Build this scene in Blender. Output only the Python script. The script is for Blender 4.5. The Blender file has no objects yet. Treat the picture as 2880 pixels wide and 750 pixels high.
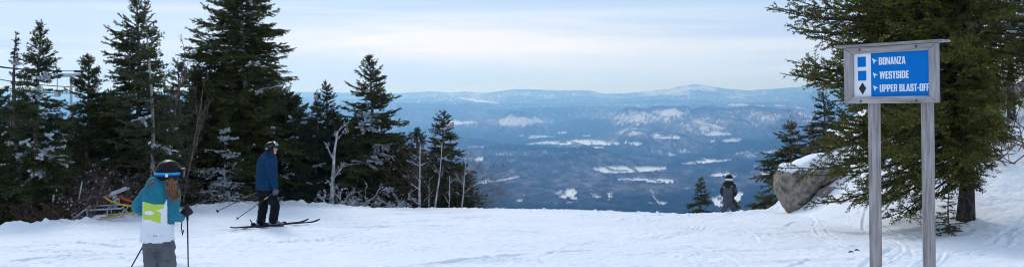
import bpy, bmesh, math
import numpy as np
from mathutils import Vector, Matrix

F, CX, HZ = 2800.0, 1440.0, 268.0      # focal length, centre column and eye-level row of the photograph (2880 px wide)
R = math.radians
scene = bpy.context.scene
COL = scene.collection
dg_update = bpy.context.view_layer.update


def at(px, py, Y):
    return Vector(((px - CX) / F * Y, Y, (HZ - py) / F * Y))


# ------------------------------------------------------------------ noise
def _hash(ix, iy, seed):
    h = (ix.astype(np.int64) * 374761393 + iy.astype(np.int64) * 668265263 + seed * 144269504) & 0xffffffff
    h = ((h ^ (h >> 13)) * 1274126177) & 0xffffffff
    h = h ^ (h >> 16)
    return (h & 0xffffff) / float(0xffffff)


def vnoise(x, y, seed=0):
    x = np.asarray(x, float); y = np.asarray(y, float)
    ix = np.floor(x); iy = np.floor(y)
    fx = x - ix; fy = y - iy
    fx = fx * fx * (3 - 2 * fx); fy = fy * fy * (3 - 2 * fy)
    a = _hash(ix, iy, seed); b = _hash(ix + 1, iy, seed)
    c = _hash(ix, iy + 1, seed); d = _hash(ix + 1, iy + 1, seed)
    return (a + (b - a) * fx) * (1 - fy) + (c + (d - c) * fx) * fy


def fbm(x, y, octv=4, seed=0):
    s = 0; a = 1; t = 0
    for i in range(octv):
        s = s + a * (vnoise(x * 2 ** i + 17.3 * i, y * 2 ** i - 9.1 * i, seed + i) - .5)
        t += a; a *= .5
    return s / t


def sstep(a, b, x):
    t = np.clip((np.asarray(x, float) - a) / (b - a), 0, 1)
    return t * t * (3 - 2 * t)


# ------------------------------------------------------------------ scene helpers
def tag(o, label=None, cat=None, group=None, kind=None):
    if label: o['label'] = label
    if cat: o['category'] = cat
    if group: o['group'] = group
    if kind: o['kind'] = kind
    return o


def empty(name, loc, label, cat, group=None, rz=0):
    o = bpy.data.objects.new(name, None)
    COL.objects.link(o); o.location = loc; o.rotation_euler = (0, 0, rz)
    o.empty_display_size = .2
    return tag(o, label, cat, group)


def link(name, me, mats=None, parent=None, smooth=False):
    o = bpy.data.objects.new(name, me)
    COL.objects.link(o)
    if mats:
        for m in (mats if isinstance(mats, (list, tuple)) else [mats]):
            me.materials.append(m)
    if smooth:
        me.polygons.foreach_set('use_smooth', np.ones(len(me.polygons), bool))
    if parent is not None: o.parent = parent
    return o


def np_mesh(name, V, Fc, n):
    """mesh from numpy vertices and faces with n corners each"""
    me = bpy.data.meshes.new(name)
    V = np.asarray(V, np.float32).reshape(-1, 3); Fc = np.asarray(Fc, np.int32).reshape(-1, n)
    me.vertices.add(len(V)); me.vertices.foreach_set('co', V.ravel())
    me.loops.add(len(Fc) * n); me.loops.foreach_set('vertex_index', Fc.ravel())
    me.polygons.add(len(Fc))
    me.polygons.foreach_set('loop_start', np.arange(0, len(Fc) * n, n, dtype=np.int32))
    me.update(calc_edges=True)
    return me


def bm_mesh(name, bm):
    me = bpy.data.meshes.new(name)
    bmesh.ops.recalc_face_normals(bm, faces=bm.faces)
    bm.to_mesh(me); bm.free()
    return me


# ------------------------------------------------------------------ materials
def mat(name, col, rough=.8, col2=None, scale=8., bump=0., bscale=None, metal=0., stretch=None, spec=.3, sss=0, island=0., detail=5., rng=(.35, .65)):
    m = bpy.data.materials.new(name); m.use_nodes = True
    nt = m.node_tree; N = nt.nodes; Lk = nt.links
    b = N['Principled BSDF']
    b.inputs['Base Color'].default_value = (*col, 1)
    b.inputs['Roughness'].default_value = rough
    b.inputs['Metallic'].default_value = metal
    b.inputs['Specular IOR Level'].default_value = spec
    tc = N.new('ShaderNodeTexCoord'); mp = N.new('ShaderNodeMapping')
    Lk.new(tc.outputs['Object'], mp.inputs[0])
    if stretch: mp.inputs['Scale'].default_value = stretch
    if col2:
        nz = N.new('ShaderNodeTexNoise'); nz.inputs['Scale'].default_value = scale; nz.inputs['Detail'].default_value = detail
        Lk.new(mp.outputs[0], nz.inputs['Vector'])
        cr = N.new('ShaderNodeValToRGB')
        cr.color_ramp.elements[0].position = rng[0]; cr.color_ramp.elements[1].position = rng[1]
        cr.color_ramp.elements[0].color = (*col, 1); cr.color_ramp.elements[1].color = (*col2, 1)
        Lk.new(nz.outputs['Fac'], cr.inputs[0])
        out = cr.outputs[0]
        if island:
            ge = N.new('ShaderNodeNewGeometry'); hs = N.new('ShaderNodeHueSaturation')
            mr = N.new('ShaderNodeMapRange'); mr.inputs['To Min'].default_value = 1 - island; mr.inputs['To Max'].default_value = 1 + island
            Lk.new(ge.outputs['Random Per Island'], mr.inputs['Value'])
            Lk.new(mr.outputs[0], hs.inputs['Value']); Lk.new(out, hs.inputs['Color']); out = hs.outputs[0]
        Lk.new(out, b.inputs['Base Color'])
    if bump:
        n2 = N.new('ShaderNodeTexNoise'); n2.inputs['Scale'].default_value = bscale or scale * 3; n2.inputs['Detail'].default_value = 6
        Lk.new(mp.outputs[0], n2.inputs['Vector'])
        bp = N.new('ShaderNodeBump'); bp.inputs['Strength'].default_value = 1; bp.inputs['Distance'].default_value = bump
        Lk.new(n2.outputs['Fac'], bp.inputs['Height']); Lk.new(bp.outputs[0], b.inputs['Normal'])
    return m


M = {}
M['needle_dark'] = mat('needle_dark', (.026, .042, .015), .75, (.084, .094, .027), 1.9, island=.5, spec=.2)
M['needle_blue'] = mat('needle_blue', (.024, .043, .024), .75, (.058, .080, .040), 1.7, island=.5, spec=.2)
M['needle_olive'] = mat('needle_olive', (.045, .058, .012), .75, (.175, .160, .028), 3.4, island=.55, spec=.2)
M['needle_mid'] = mat('needle_mid', (.034, .050, .015), .75, (.105, .108, .026), 1.8, island=.5, spec=.2)
M['needle_dry'] = mat('needle_dry', (.050, .060, .030), .8, (.095, .095, .045), 1.6, island=.5, spec=.2)
M['bark'] = mat('bark', (.06, .048, .040), .95, (.20, .17, .145), 9, bump=.02, bscale=22, stretch=(1, 1, .35), spec=.1)
M['bark_dark'] = mat('bark_dark', (.035, .028, .026), .95, (.13, .11, .10), 14, bump=.03, bscale=26, stretch=(1, 1, .45), spec=.1, rng=(.45, .75))
M['bark_pale'] = mat('bark_pale', (.20, .18, .165), .95, (.46, .44, .43), 7, bump=.01, bscale=20, stretch=(1, 1, .4), spec=.1)
M['twig'] = mat('twig', (.10, .075, .06), .95, (.22, .17, .14), 6, spec=.1)
M['twig_red'] = mat('twig_red', (.085, .045, .040), .95, (.17, .105, .09), 4, spec=.1)
M['rime'] = mat('rime', (.50, .53, .56), .9, (.74, .77, .80), 9, island=.15, spec=.1)
M['rime_wood'] = mat('rime_wood', (.24, .22, .21), .9, (.64, .63, .64), 6, bump=.008, spec=.1)
M['snow'] = mat('snow', (.80, .83, .87), .85, (.86, .88, .905), .6, bump=.03, bscale=11, spec=.2)
M['snow_cap'] = mat('snow_cap', (.82, .85, .89), .85, (.87, .89, .91), 1.5, bump=.01, bscale=12, spec=.2)
M['rock'] = mat('rock', (.12, .102, .09), .95, (.36, .305, .26), 6.5, bump=.06, bscale=7, spec=.1, rng=(.33, .68), detail=9.)
M['sign_wood'] = mat('sign_wood', (.20, .18, .178), .92, (.50, .46, .452), 9, bump=.004, bscale=14, stretch=(.25, 3, 3), spec=.1, rng=(.3, .7))
M['post_wood'] = mat('post_wood', (.20, .178, .172), .92, (.46, .415, .405), 9, bump=.004, bscale=14, stretch=(5, 5, .35), spec=.1, rng=(.3, .7))
M['sign_wood_upright'] = mat('sign_wood_upright', (.20, .18, .178), .92, (.48, .44, .432), 9, bump=.004, bscale=14, stretch=(3, 3, .25), spec=.1, rng=(.3, .7))
M['sign_blue'] = mat('sign_blue', (.003, .165, .54), .7, (.004, .185, .59), 3, spec=.06)
M['sign_white'] = mat('sign_white', (.87, .87, .88), .4, (.80, .81, .83), 4, spec=.3)
M['sign_black'] = mat('sign_black', (.02, .02, .035), .5)
M['steel'] = mat('steel', (.30, .31, .33), .5, (.42, .43, .45), 6, metal=.5)
M['bolt'] = mat('bolt', (.06, .055, .05), .5, metal=.7)
M['lift_steel'] = mat('lift_steel', (.28, .31, .33), .6, (.36, .39, .41), 2)
M['rubber'] = mat('rubber', (.015, .015, .017), .7)
M['hose_yellow'] = mat('hose_yellow', (.62, .37, .02), .6, (.50, .29, .03), 5)
M['hose_red'] = mat('hose_red', (.62, .06, .02), .6, (.48, .05, .03), 5)
M['teal'] = mat('teal', (.008, .135, .200), .8, (.012, .175, .245), 6, bump=.006, bscale=9)
M['lime'] = mat('lime', (.52, .68, .085), .8, (.47, .62, .08), 6)
M['jacket_white'] = mat('jacket_white', (.72, .74, .80), .8, (.78, .80, .84), 5, bump=.006, bscale=8)
M['pants_grey'] = mat('pants_grey', (.085, .09, .10), .85, (.125, .13, .145), 5, bump=.01, bscale=10)
M['navy'] = mat('navy', (.006, .032, .080), .95, (.009, .043, .102), 7, bump=.006, bscale=12, spec=.1)
M['navy_dark'] = mat('navy_dark', (.006, .014, .03), .9)
M['blue_bright'] = mat('blue_bright', (.01, .13, .45), .7)
M['pants_black'] = mat('pants_black', (.006, .007, .011), .9, (.013, .015, .020), 6, bump=.01, bscale=11, spec=.1)
M['helmet_black'] = mat('helmet_black', (.010, .011, .013), .45, spec=.12)
M['cyan'] = mat('cyan', (.01, .33, .68), .5)
M['goggle_lens'] = mat('goggle_lens', (.012, .014, .02), .12, spec=.8)
M['goggle_clear'] = mat('goggle_clear', (.20, .24, .28), .15, spec=.8)
M['skin'] = mat('skin', (.55, .27, .20), .6, (.60, .31, .235), 20, spec=.3)
M['beard'] = mat('beard', (.36, .31, .28), .9, (.55, .50, .47), 30)
M['hair'] = mat('hair', (.12, .055, .028), .6, (.34, .18, .09), 22, stretch=(3, 3, .25), spec=.4)
M['glove'] = mat('glove', (.010, .012, .020), .8, (.02, .022, .03), 12)
M['glove_grey'] = mat('glove_grey', (.075, .078, .09), .8, (.12, .12, .135), 12)
M['boot_grey'] = mat('boot_grey', (.17, .18, .19), .5, (.27, .28, .29), 14)
M['pole_black'] = mat('pole_black', (.018, .018, .022), .45)
M['yellow_paint'] = mat('yellow_paint', (.65, .55, .05), .5)
M['ski_black'] = mat('ski_black', (.015, .016, .02), .85, (.10, .105, .115), 7, spec=.03, rng=(.55, .62))
M['child_grey'] = mat('child_grey', (.055, .064, .088), .9, (.078, .088, .115), 6, bump=.006, bscale=10)
M['white_strap'] = mat('white_strap', (.72, .74, .76), .6)
M['red_strap'] = mat('red_strap', (.55, .02, .03), .6)
M['barn_red'] = mat('barn_red', (.33, .05, .04), .8)
M['house_wall'] = mat('house_wall', (.30, .26, .23), .8)
M['house_pale'] = mat('house_pale', (.70, .68, .65), .8)
M['dark_roof'] = mat('dark_roof', (.10, .10, .11), .8)

# ------------------------------------------------------------------ the ski slope
PROF = np.array([(-900, 690), (-400, 664), (0, 640), (134, 629), (240, 621), (335, 611), (430, 599), (527, 588), (614, 580), (701, 575), (787, 570),
                 (899, 577), (1055, 586), (1335, 587), (1440, 590), (1585, 593), (1775, 600), (1932, 604), (2066, 598), (2160, 592),
                 (2300, 580), (4200, 580)], float)
GA, GB = 1.52, .061


def crestY(px):
    py = np.interp(px, PROF[:, 0], PROF[:, 1])
    return GA / ((py - HZ) / F - GB)


def ground(X, Y, fine=False):
    X = np.asarray(X, float); Y = np.asarray(Y, float)
    Ys = np.maximum(Y, .5)
    px = CX + F * X / Ys
    z = -(GA + GB * Y)
    t = np.maximum(0, Y - crestY(px))
    smax = np.interp(px, [1250, 1420], [.20, .45]) * (1 - sstep(2215, 2330, px) )
    k = .03
    t1 = smax / (2 * k)
    z = z - np.where(t < t1, k * t * t * (smax > .001), k * t1 * t1 + smax * (t - t1))
    # bank on the right
    f = np.interp(X, [7.35, 7.7, 8.0, 8.4, 9.3, 10.2, 14, 22, 60], [0, .22, .46, .78, 1.36, 1.66, 2.6, 3.8, 7.])
    g = sstep(16, 27.5, Y) * (.25 + .75 * sstep(2150, 2225, px))
    far = np.maximum(0, Y - 29) * .24 * sstep(2330, 2700, px)
    z = z + f * g + np.minimum(far, 6) - .3 * np.maximum(0, Y - 50)
    # the snow falls a little to the left where the man stands
    z = z + .06 * (X + 5.2) * np.exp(-((X + 5.1) / 1.5) ** 4 - ((Y - 21.1) / 1.8) ** 4)
    if fine:
        vis = sstep(60, 40, Y) 
        z = z + vis * (.06 * fbm(X / 2.3, Y / 2.3, 3, 11) + .034 * fbm(X / .45, Y / .35, 3, 21) + .026 * fbm(X / .12, Y / .13, 2, 31))
        right = sstep(6.5, 9.5, X)
        z = z + vis * right * (.09 * fbm(X / .22, Y / .25, 3, 71))
        # thrown-up lumps along the left edge of the piste
        d = Y - crestY(px)
        leftm = sstep(1080, 850, px)
        lum = np.maximum(0, fbm(X / .22, Y / .26, 3, 41) + .08)
        z = z + leftm * np.exp(-((d + .05) / .40) ** 2) * (.05 + .26 * lum)
        lum2 = np.maximum(0, fbm(X / .11, Y / .13, 2, 61) - .13)
        z = z + (1 - leftm) * np.exp(-((d - .3) / .8) ** 2) * .22 * lum2
        z = z + leftm * np.exp(-((d + .7) / .8) ** 2) * .24 * lum2
        # forest floor hummocks
        z = z + sstep(.8, 3, d) * sstep(1400, 1200, px) * (.5 * fbm(X / 1.2, Y / 1.2, 3, 51))
        # ski tracks: shallow paired grooves with a little ridge
        rs = np.random.default_rng(5)
        for i in range(70):
            if i < 26:
                x0, y0 = rs.uniform(3.0, 9.5), rs.uniform(13, 26); hd = rs.normal(1.25, .35); sg, dp = .028, rs.uniform(.014, .034)
            else:
                x0, y0 = rs.uniform(-9, 8), rs.uniform(13, 27); hd = rs.choice([rs.normal(.55, .25), rs.normal(2.8, .2), rs.normal(1.0, .3)]); sg, dp = .038, rs.uniform(.014, .038)
            rad = rs.uniform(7, 40) * rs.choice([-1, 1]); ln = rs.uniform(1.0, 4.)
            cx, cy = x0 - math.sin(hd) * rad, y0 + math.cos(hd) * rad
            rr = np.hypot(X - cx, Y - cy)
            al = (X - x0) * math.cos(hd) + (Y - y0) * math.sin(hd)
            w = sstep(ln, ln * .5, np.abs(al)) * (.4 + .6 * sstep(-.1, .12, fbm(al * 1.3, al * 0 + i, 2, 300 + i)))
            for off in ((0, .21) if i % 3 == 0 else (0,)):
                q = (rr - abs(rad) - off)
                z = z + w * dp * (-np.exp(-(q / sg) ** 2) + .8 * np.exp(-((q - 2.2 * sg) / sg) ** 2))
        # scuffed, broken crust
        scuff = np.maximum(0, fbm(X / 1.4, Y / 1.2, 3, 81) + .02)
        z = z + vis * scuff * .22 * fbm(X / .10, Y / .11, 2, 82)
    return z


def gz(X, Y):
    return float(ground(X, Y))


def grid_faces(nr, nc, off=0):
    i = np.arange(nr - 1)[:, None] * nc + np.arange(nc - 1)[None, :]
    q = np.stack([i, i + 1, i + nc + 1, i + nc], -1).reshape(-1, 4)
    return q + off


def unit(a):
    return a / np.maximum(np.linalg.norm(a, axis=-1, keepdims=True), 1e-9)


def poly_tube(bm_pts, rads, sides=8, seed=0, wob=0):
    """one continuous tapered tube along a polyline"""
    P = np.asarray(bm_pts, float); n = len(P)
    T = unit(np.gradient(P, axis=0))
    ref = np.array([1., 0, 0]) if abs(T[0][2]) > .8 else np.array([0, 0, 1.])
    V = []
    rs = np.random.default_rng(seed)
    for i in range(n):
        u = np.cross(T[i], ref); u /= np.linalg.norm(u); v = np.cross(T[i], u)
        a = np.arange(sides) / sides * 2 * math.pi
        rr = rads[i] * (1 + wob * rs.normal(size=sides))
        V.append(P[i] + np.cos(a)[:, None] * u * rr[:, None] + np.sin(a)[:, None] * v * rr[:, None])
    V = np.concatenate(V)
    Fc = []
    for i in range(n - 1):
        for k in range(sides):
            Fc.append((i * sides + k, i * sides + (k + 1) % sides, (i + 1) * sides + (k + 1) % sides, (i + 1) * sides + k))
    V = np.vstack([V, P[:1], P[-1:]]); a, b = len(V) - 2, len(V) - 1
    for k in range(sides):
        Fc.append((a, a, (k + 1) % sides, k)); Fc.append((b, b, (n - 1) * sides + k, (n - 1) * sides + (k + 1) % sides))
    return V, Fc


def tube_obj(name, pts, rads, m, parent=None, sides=8, seed=0, wob=0, smooth=True):
    if np.isscalar(rads): rads = [rads] * len(pts)
    V, Fc = poly_tube(pts, rads, sides, seed, wob)
    me = bpy.data.meshes.new(name)
    me.from_pydata([tuple(v) for v in V], [], [tuple(dict.fromkeys(int(i) for i in f)) for f in Fc])
    return link(name, me, m, parent, smooth)


def box_bm(bm, c, s, rot=None):
    r = bmesh.ops.create_cube(bm, size=1)
    mx = Matrix.Translation(c) @ (rot.to_4x4() if rot is not None else Matrix()) @ Matrix.Diagonal((*s, 1))
    bmesh.ops.transform(bm, matrix=mx, verts=r['verts'])
    return r['verts']


def in_poly(px, py, poly):
    c = np.zeros(px.shape, bool); n = len(poly)
    for i in range(n):
        x0, y0 = poly[i]; x1, y1 = poly[(i + 1) % n]
        if y0 == y1: continue
        cond = ((y0 > py) != (y1 > py)) & (px < (x1 - x0) * (py - y0) / (y1 - y0) + x0)
        c ^= cond
    return c


# ------------------------------------------------------------------ people
def cap_bm(bm, p0, p1, r0, r1, seg=14):
    p0, p1 = Vector(p0), Vector(p1)
    d = p1 - p0
    if d.length > 1e-5:
        q = d.to_track_quat('Z', 'Y').to_matrix().to_4x4()
        bmesh.ops.create_cone(bm, cap_ends=True, segments=seg, radius1=r0, radius2=r1, depth=d.length, matrix=Matrix.Translation((p0 + p1) / 2) @ q)
    for p, r in ((p0, r0), (p1, r1)):
        bmesh.ops.create_uvsphere(bm, u_segments=seg, v_segments=8, radius=r, matrix=Matrix.Translation(p))


def blob(name, parts, voxel, m, parent, smooth=4, wrinkle=0., wscale=14., seed=0, keep=None):
    """shapes fused into one continuous surface"""
    bm = bmesh.new()
    for p in parts:
        k = p[0]
        if k == 'c': cap_bm(bm, *p[1:5])
        elif k == 'e':
            c, rad, rot = p[1], p[2], (p[3] if len(p) > 3 else Matrix.Identity(3))
            bmesh.ops.create_uvsphere(bm, u_segments=20, v_segments=12, radius=1, matrix=Matrix.Translation(c) @ rot.to_4x4() @ Matrix.Diagonal((*rad, 1)))
        elif k == 'l':
            secs = p[1]; seg = 24; prev = None
            yaw = p[2] if len(p) > 2 else 0
            for (c, rx, ry) in secs:
                ring = []
                for i in range(seg):
                    a = i / seg * 2 * math.pi
                    ca, sa = math.cos(a), math.sin(a)
                    ex, ey = math.copysign(abs(ca) ** .85, ca) * rx, math.copysign(abs(sa) ** .85, sa) * ry
                    ring.append(bm.verts.new(Vector(c) + Vector((ex * math.cos(yaw) - ey * math.sin(yaw), ex * math.sin(yaw) + ey * math.cos(yaw), 0))))
                if prev:
                    for i in range(seg): bm.faces.new((prev[i], prev[(i + 1) % seg], ring[(i + 1) % seg], ring[i]))
                else: bm.faces.new(ring[::-1])
                prev = ring
            bm.faces.new(prev)
    bmesh.ops.recalc_face_normals(bm, faces=bm.faces)
    me = bpy.data.meshes.new(name); bm.to_mesh(me); bm.free()
    o = bpy.data.objects.new(name, me); COL.objects.link(o)
    md = o.modifiers.new('r', 'REMESH'); md.mode = 'VOXEL'; md.voxel_size = voxel
    ms = o.modifiers.new('s', 'SMOOTH'); ms.factor = .5; ms.iterations = smooth
    dg_update()
    me2 = bpy.data.meshes.new_from_object(o.evaluated_get(bpy.context.evaluated_depsgraph_get()))
    bpy.data.objects.remove(o); me2.name = name
    me2.materials.clear()
    if wrinkle:
        n = len(me2.vertices); co = np.zeros(n * 3); me2.vertices.foreach_get('co', co); co = co.reshape(-1, 3)
        no = np.zeros(n * 3); me2.vertices.foreach_get('normal', no); no = no.reshape(-1, 3)
        # folds run round the body more than along it
        w = fbm(co[:, 0] * wscale * .6 + co[:, 1] * wscale * .6 + seed, co[:, 2] * wscale + 1.5 * np.sin(co[:, 0] * 9), 3, seed)
        w = -np.abs(w) * 2 + .35
        co = co + no * (w * wrinkle)[:, None]
        me2.vertices.foreach_set('co', co.astype(np.float32).ravel()); me2.update()
    return link(name, me2, m, parent, True)


def rotz(a): return Matrix.Rotation(a, 3, 'Z')


def head_parts(c, s, rot):
    """fused face: skull, jaw, nose, brow, ears; rot turns local +Y (forward) to where the person looks"""
    v = lambda x, y, z: c + rot @ Vector((x * s, y * s, z * s))
    return [('e', v(0, -.008, .02), (.076 * s, .096 * s, .105 * s), rot), ('e', v(0, .025, -.045), (.058 * s, .068 * s, .070 * s), rot),
            ('c', v(0, .088, .006), v(0, .112, -.022), .010 * s, .016 * s), ('c', v(-.03, .082, .024), v(.03, .082, .024), .012 * s, .012 * s),
            ('e', v(0, .078, -.088), (.024 * s, .020 * s, .020 * s), rot), ('c', v(-.02, .086, -.052), v(.02, .086, -.052), .009 * s, .009 * s),
            ('e', v(-.078, -.005, -.005), (.010 * s, .020 * s, .032 * s), rot), ('e', v(.078, -.005, -.005), (.010 * s, .020 * s, .032 * s), rot)]


def eyes(c, s, rot, parent):
    for sx in (-1, 1):
        bm = bmesh.new(); bmesh.ops.create_uvsphere(bm, u_segments=10, v_segments=8, radius=.011 * s, matrix=Matrix.Translation(c + rot @ Vector((sx * .03 * s, .084 * s, .006 * s))))
        link('eye', bm_mesh('eye', bm), M['goggle_lens'], parent, True)


def helmet(c, s, rot, parent, r=(.112, .132, .118), tilt=-.12, m='helmet_black', strap='cyan', strap_h=.040, lens='goggle_lens', lens_up=0., band_z=-.012, face_cut=-.30, second=None):
    """shell cut above the face, lower over the ears; goggles strapped round it"""
    bm = bmesh.new()
    bmesh.ops.create_uvsphere(bm, u_segments=40, v_segments=28, radius=1)
    dele = []
    for f in bm.faces:
        q = f.calc_center_median()
        low = face_cut if q.y > .45 else (-.80 if abs(q.x) > .35 or q.y > -.2 else -.70)
        if q.z < low: dele.append(f)
    bmesh.ops.delete(bm, geom=dele, context='FACES')
    for v in bm.verts:
        q = v.co.copy()
        ridge = 1 + .02 * math.cos(q.x * 14) * max(0, q.z)
        v.co = Vector((q.x * r[0] * s * ridge, q.y * r[1] * s, (q.z * r[2] * ridge + tilt * 0) * s))
    me = bm_mesh('helmet', bm)
    o = link('helmet', me, M[m], parent, True)
    o.matrix_local = Matrix.Translation(c) @ rot.to_4x4()
    md = o.modifiers.new('t', 'SOLIDIFY'); md.thickness = .014 * s; md.offset = -1
    # strap ring
    def band(name, a0, a1, z, hgt, off, mm, thick=.004, rise=0., n=48, bulge=0):
        bm = bmesh.new(); prev = None
        for i in range(n + 1):
            a = a0 + (a1 - a0) * i / n
            zz = z * s + rise * math.sin(a) * s
            row = []
            for (dz, do) in ((-.5, 0), (-.5, thick), (.5, thick), (.5, 0)):
                zc = zz + dz * hgt * s
                k = math.sqrt(max(.05, 1 - (zc / (r[2] * s)) ** 2 * .8))
                rad = k + (off + do) / r[0]
                row.append(bm.verts.new((math.cos(a) * r[0] * s * rad * (1 + bulge * max(0, math.sin(a))), math.sin(a) * r[1] * s * rad * (1 + bulge * max(0, math.sin(a))), zc)))
            if prev:
                for k2 in range(4): bm.faces.new((prev[k2], prev[(k2 + 1) % 4], row[(k2 + 1) % 4], row[k2]))
            elif a1 - a0 < 6.2: bm.faces.new(row)
            prev = row
        if a1 - a0 < 6.2: bm.faces.new(prev[::-1])
        b = link(name, bm_mesh(name, bm), M[mm], parent, False)
        b.matrix_local = Matrix.Translation(c) @ rot.to_4x4()
        return b
    gg = band('goggles', 0, 2 * math.pi, band_z, strap_h, .003, strap, .004, lens_up)
    if second: band('strap_stripe', 0, 2 * math.pi, band_z - .010, .012, .0065, second, .002, lens_up)
    band('goggle_frame', R(28), R(152), band_z + .002, .088, .006, 'helmet_black', .020, lens_up, 24, .02)
    band('goggle_lens', R(36), R(144), band_z + .002, .066, .024, lens, .006, lens_up, 24, .02)
    return o


def glove(name, wrist, palm_dir, curl_dir, s, m, parent, thumb_dir):
    """palm, four curled fingers and a thumb closed round a grip"""
    pd = Vector(palm_dir).normalized(); cd = Vector(curl_dir).normalized(); td = Vector(thumb_dir).normalized()
    sd = pd.cross(cd).normalized()
    w = Vector(wrist)
    parts = [('c', w - pd * .035 * s, w + pd * .01 * s, .036 * s, .034 * s)]
    pc = w + pd * .05 * s
    parts.append(('e', pc, (.046 * s, .046 * s, .046 * s)))
    for k, ln in zip((-1.5, -.5, .5, 1.5), (.058, .066, .063, .050)):
        a = w + pd * .075 * s + sd * k * .021 * s
        b = a + (pd * .55 + cd * .6) * ln * .5 * s
        c_ = b + (cd - pd * .2) * ln * .5 * s
        d = c_ + (cd * .2 - pd * .9) * ln * .5 * s
        for p, q, r0, r1 in ((a, b, .0135, .0125), (b, c_, .0125, .0115), (c_, d, .0115, .010)):
            parts.append(('c', p, q, r0 * s, r1 * s))
    a = w + pd * .028 * s + td * .03 * s
    b = a + (td * .5 + pd * .6) * .035 * s; c_ = b + (cd * .7 + pd * .4) * .035 * s
    parts += [('c', a, b, .016 * s, .014 * s), ('c', b, c_, .014 * s, .012 * s)]
    return blob(name, parts, .006, M[m], parent, 2)


def ski_pole(label, grip, tip, group=None, band=None, r=.008, basket=.035, strap=None):
    grip, tip = Vector(grip), Vector(tip)
    d = (tip - grip).normalized(); L = (tip - grip).length
    root = empty('ski_pole', tip, label, 'ski pole', group)
    g, t = grip - tip, Vector((0, 0, 0))
    tube_obj('shaft', [g, t - d * .05], [r, r * .75], M['pole_black'], root, 8)
    tube_obj('grip', [g - d * .03, g, g + d * .07, g + d * .12], [.019, .016, .014, .010], M['rubber'], root, 10)
    tube_obj('tip', [t - d * .06, t], [.006, .002], M['steel'], root, 8)
    bm = bmesh.new(); q = d.to_track_quat('Z', 'Y').to_matrix().to_4x4()
    bmesh.ops.create_cone(bm, cap_ends=True, segments=14, radius1=basket * .35, radius2=basket, depth=.022, matrix=Matrix.Translation(t - d * .08) @ q)
    link('basket', bm_mesh('basket', bm), M['pole_black'], root)
    if band: tube_obj('band', [g + d * .13, g + d * .22], r * 1.15, M[band], root, 8)
    if strap: tube_obj('strap', [Vector(p) - tip for p in strap], .006, M['rubber'], root, 6)
    return root


def assign(o, mats, fn):
    """give each face of a garment one of its cloth colours"""
    me = o.data; me.materials.clear()
    for m in mats: me.materials.append(M[m])
    n = len(me.polygons); c = np.zeros(n * 3); me.polygons.foreach_get('center', c)
    me.polygons.foreach_set('material_index', fn(c.reshape(-1, 3)).astype(np.int32)); me.update()


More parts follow.
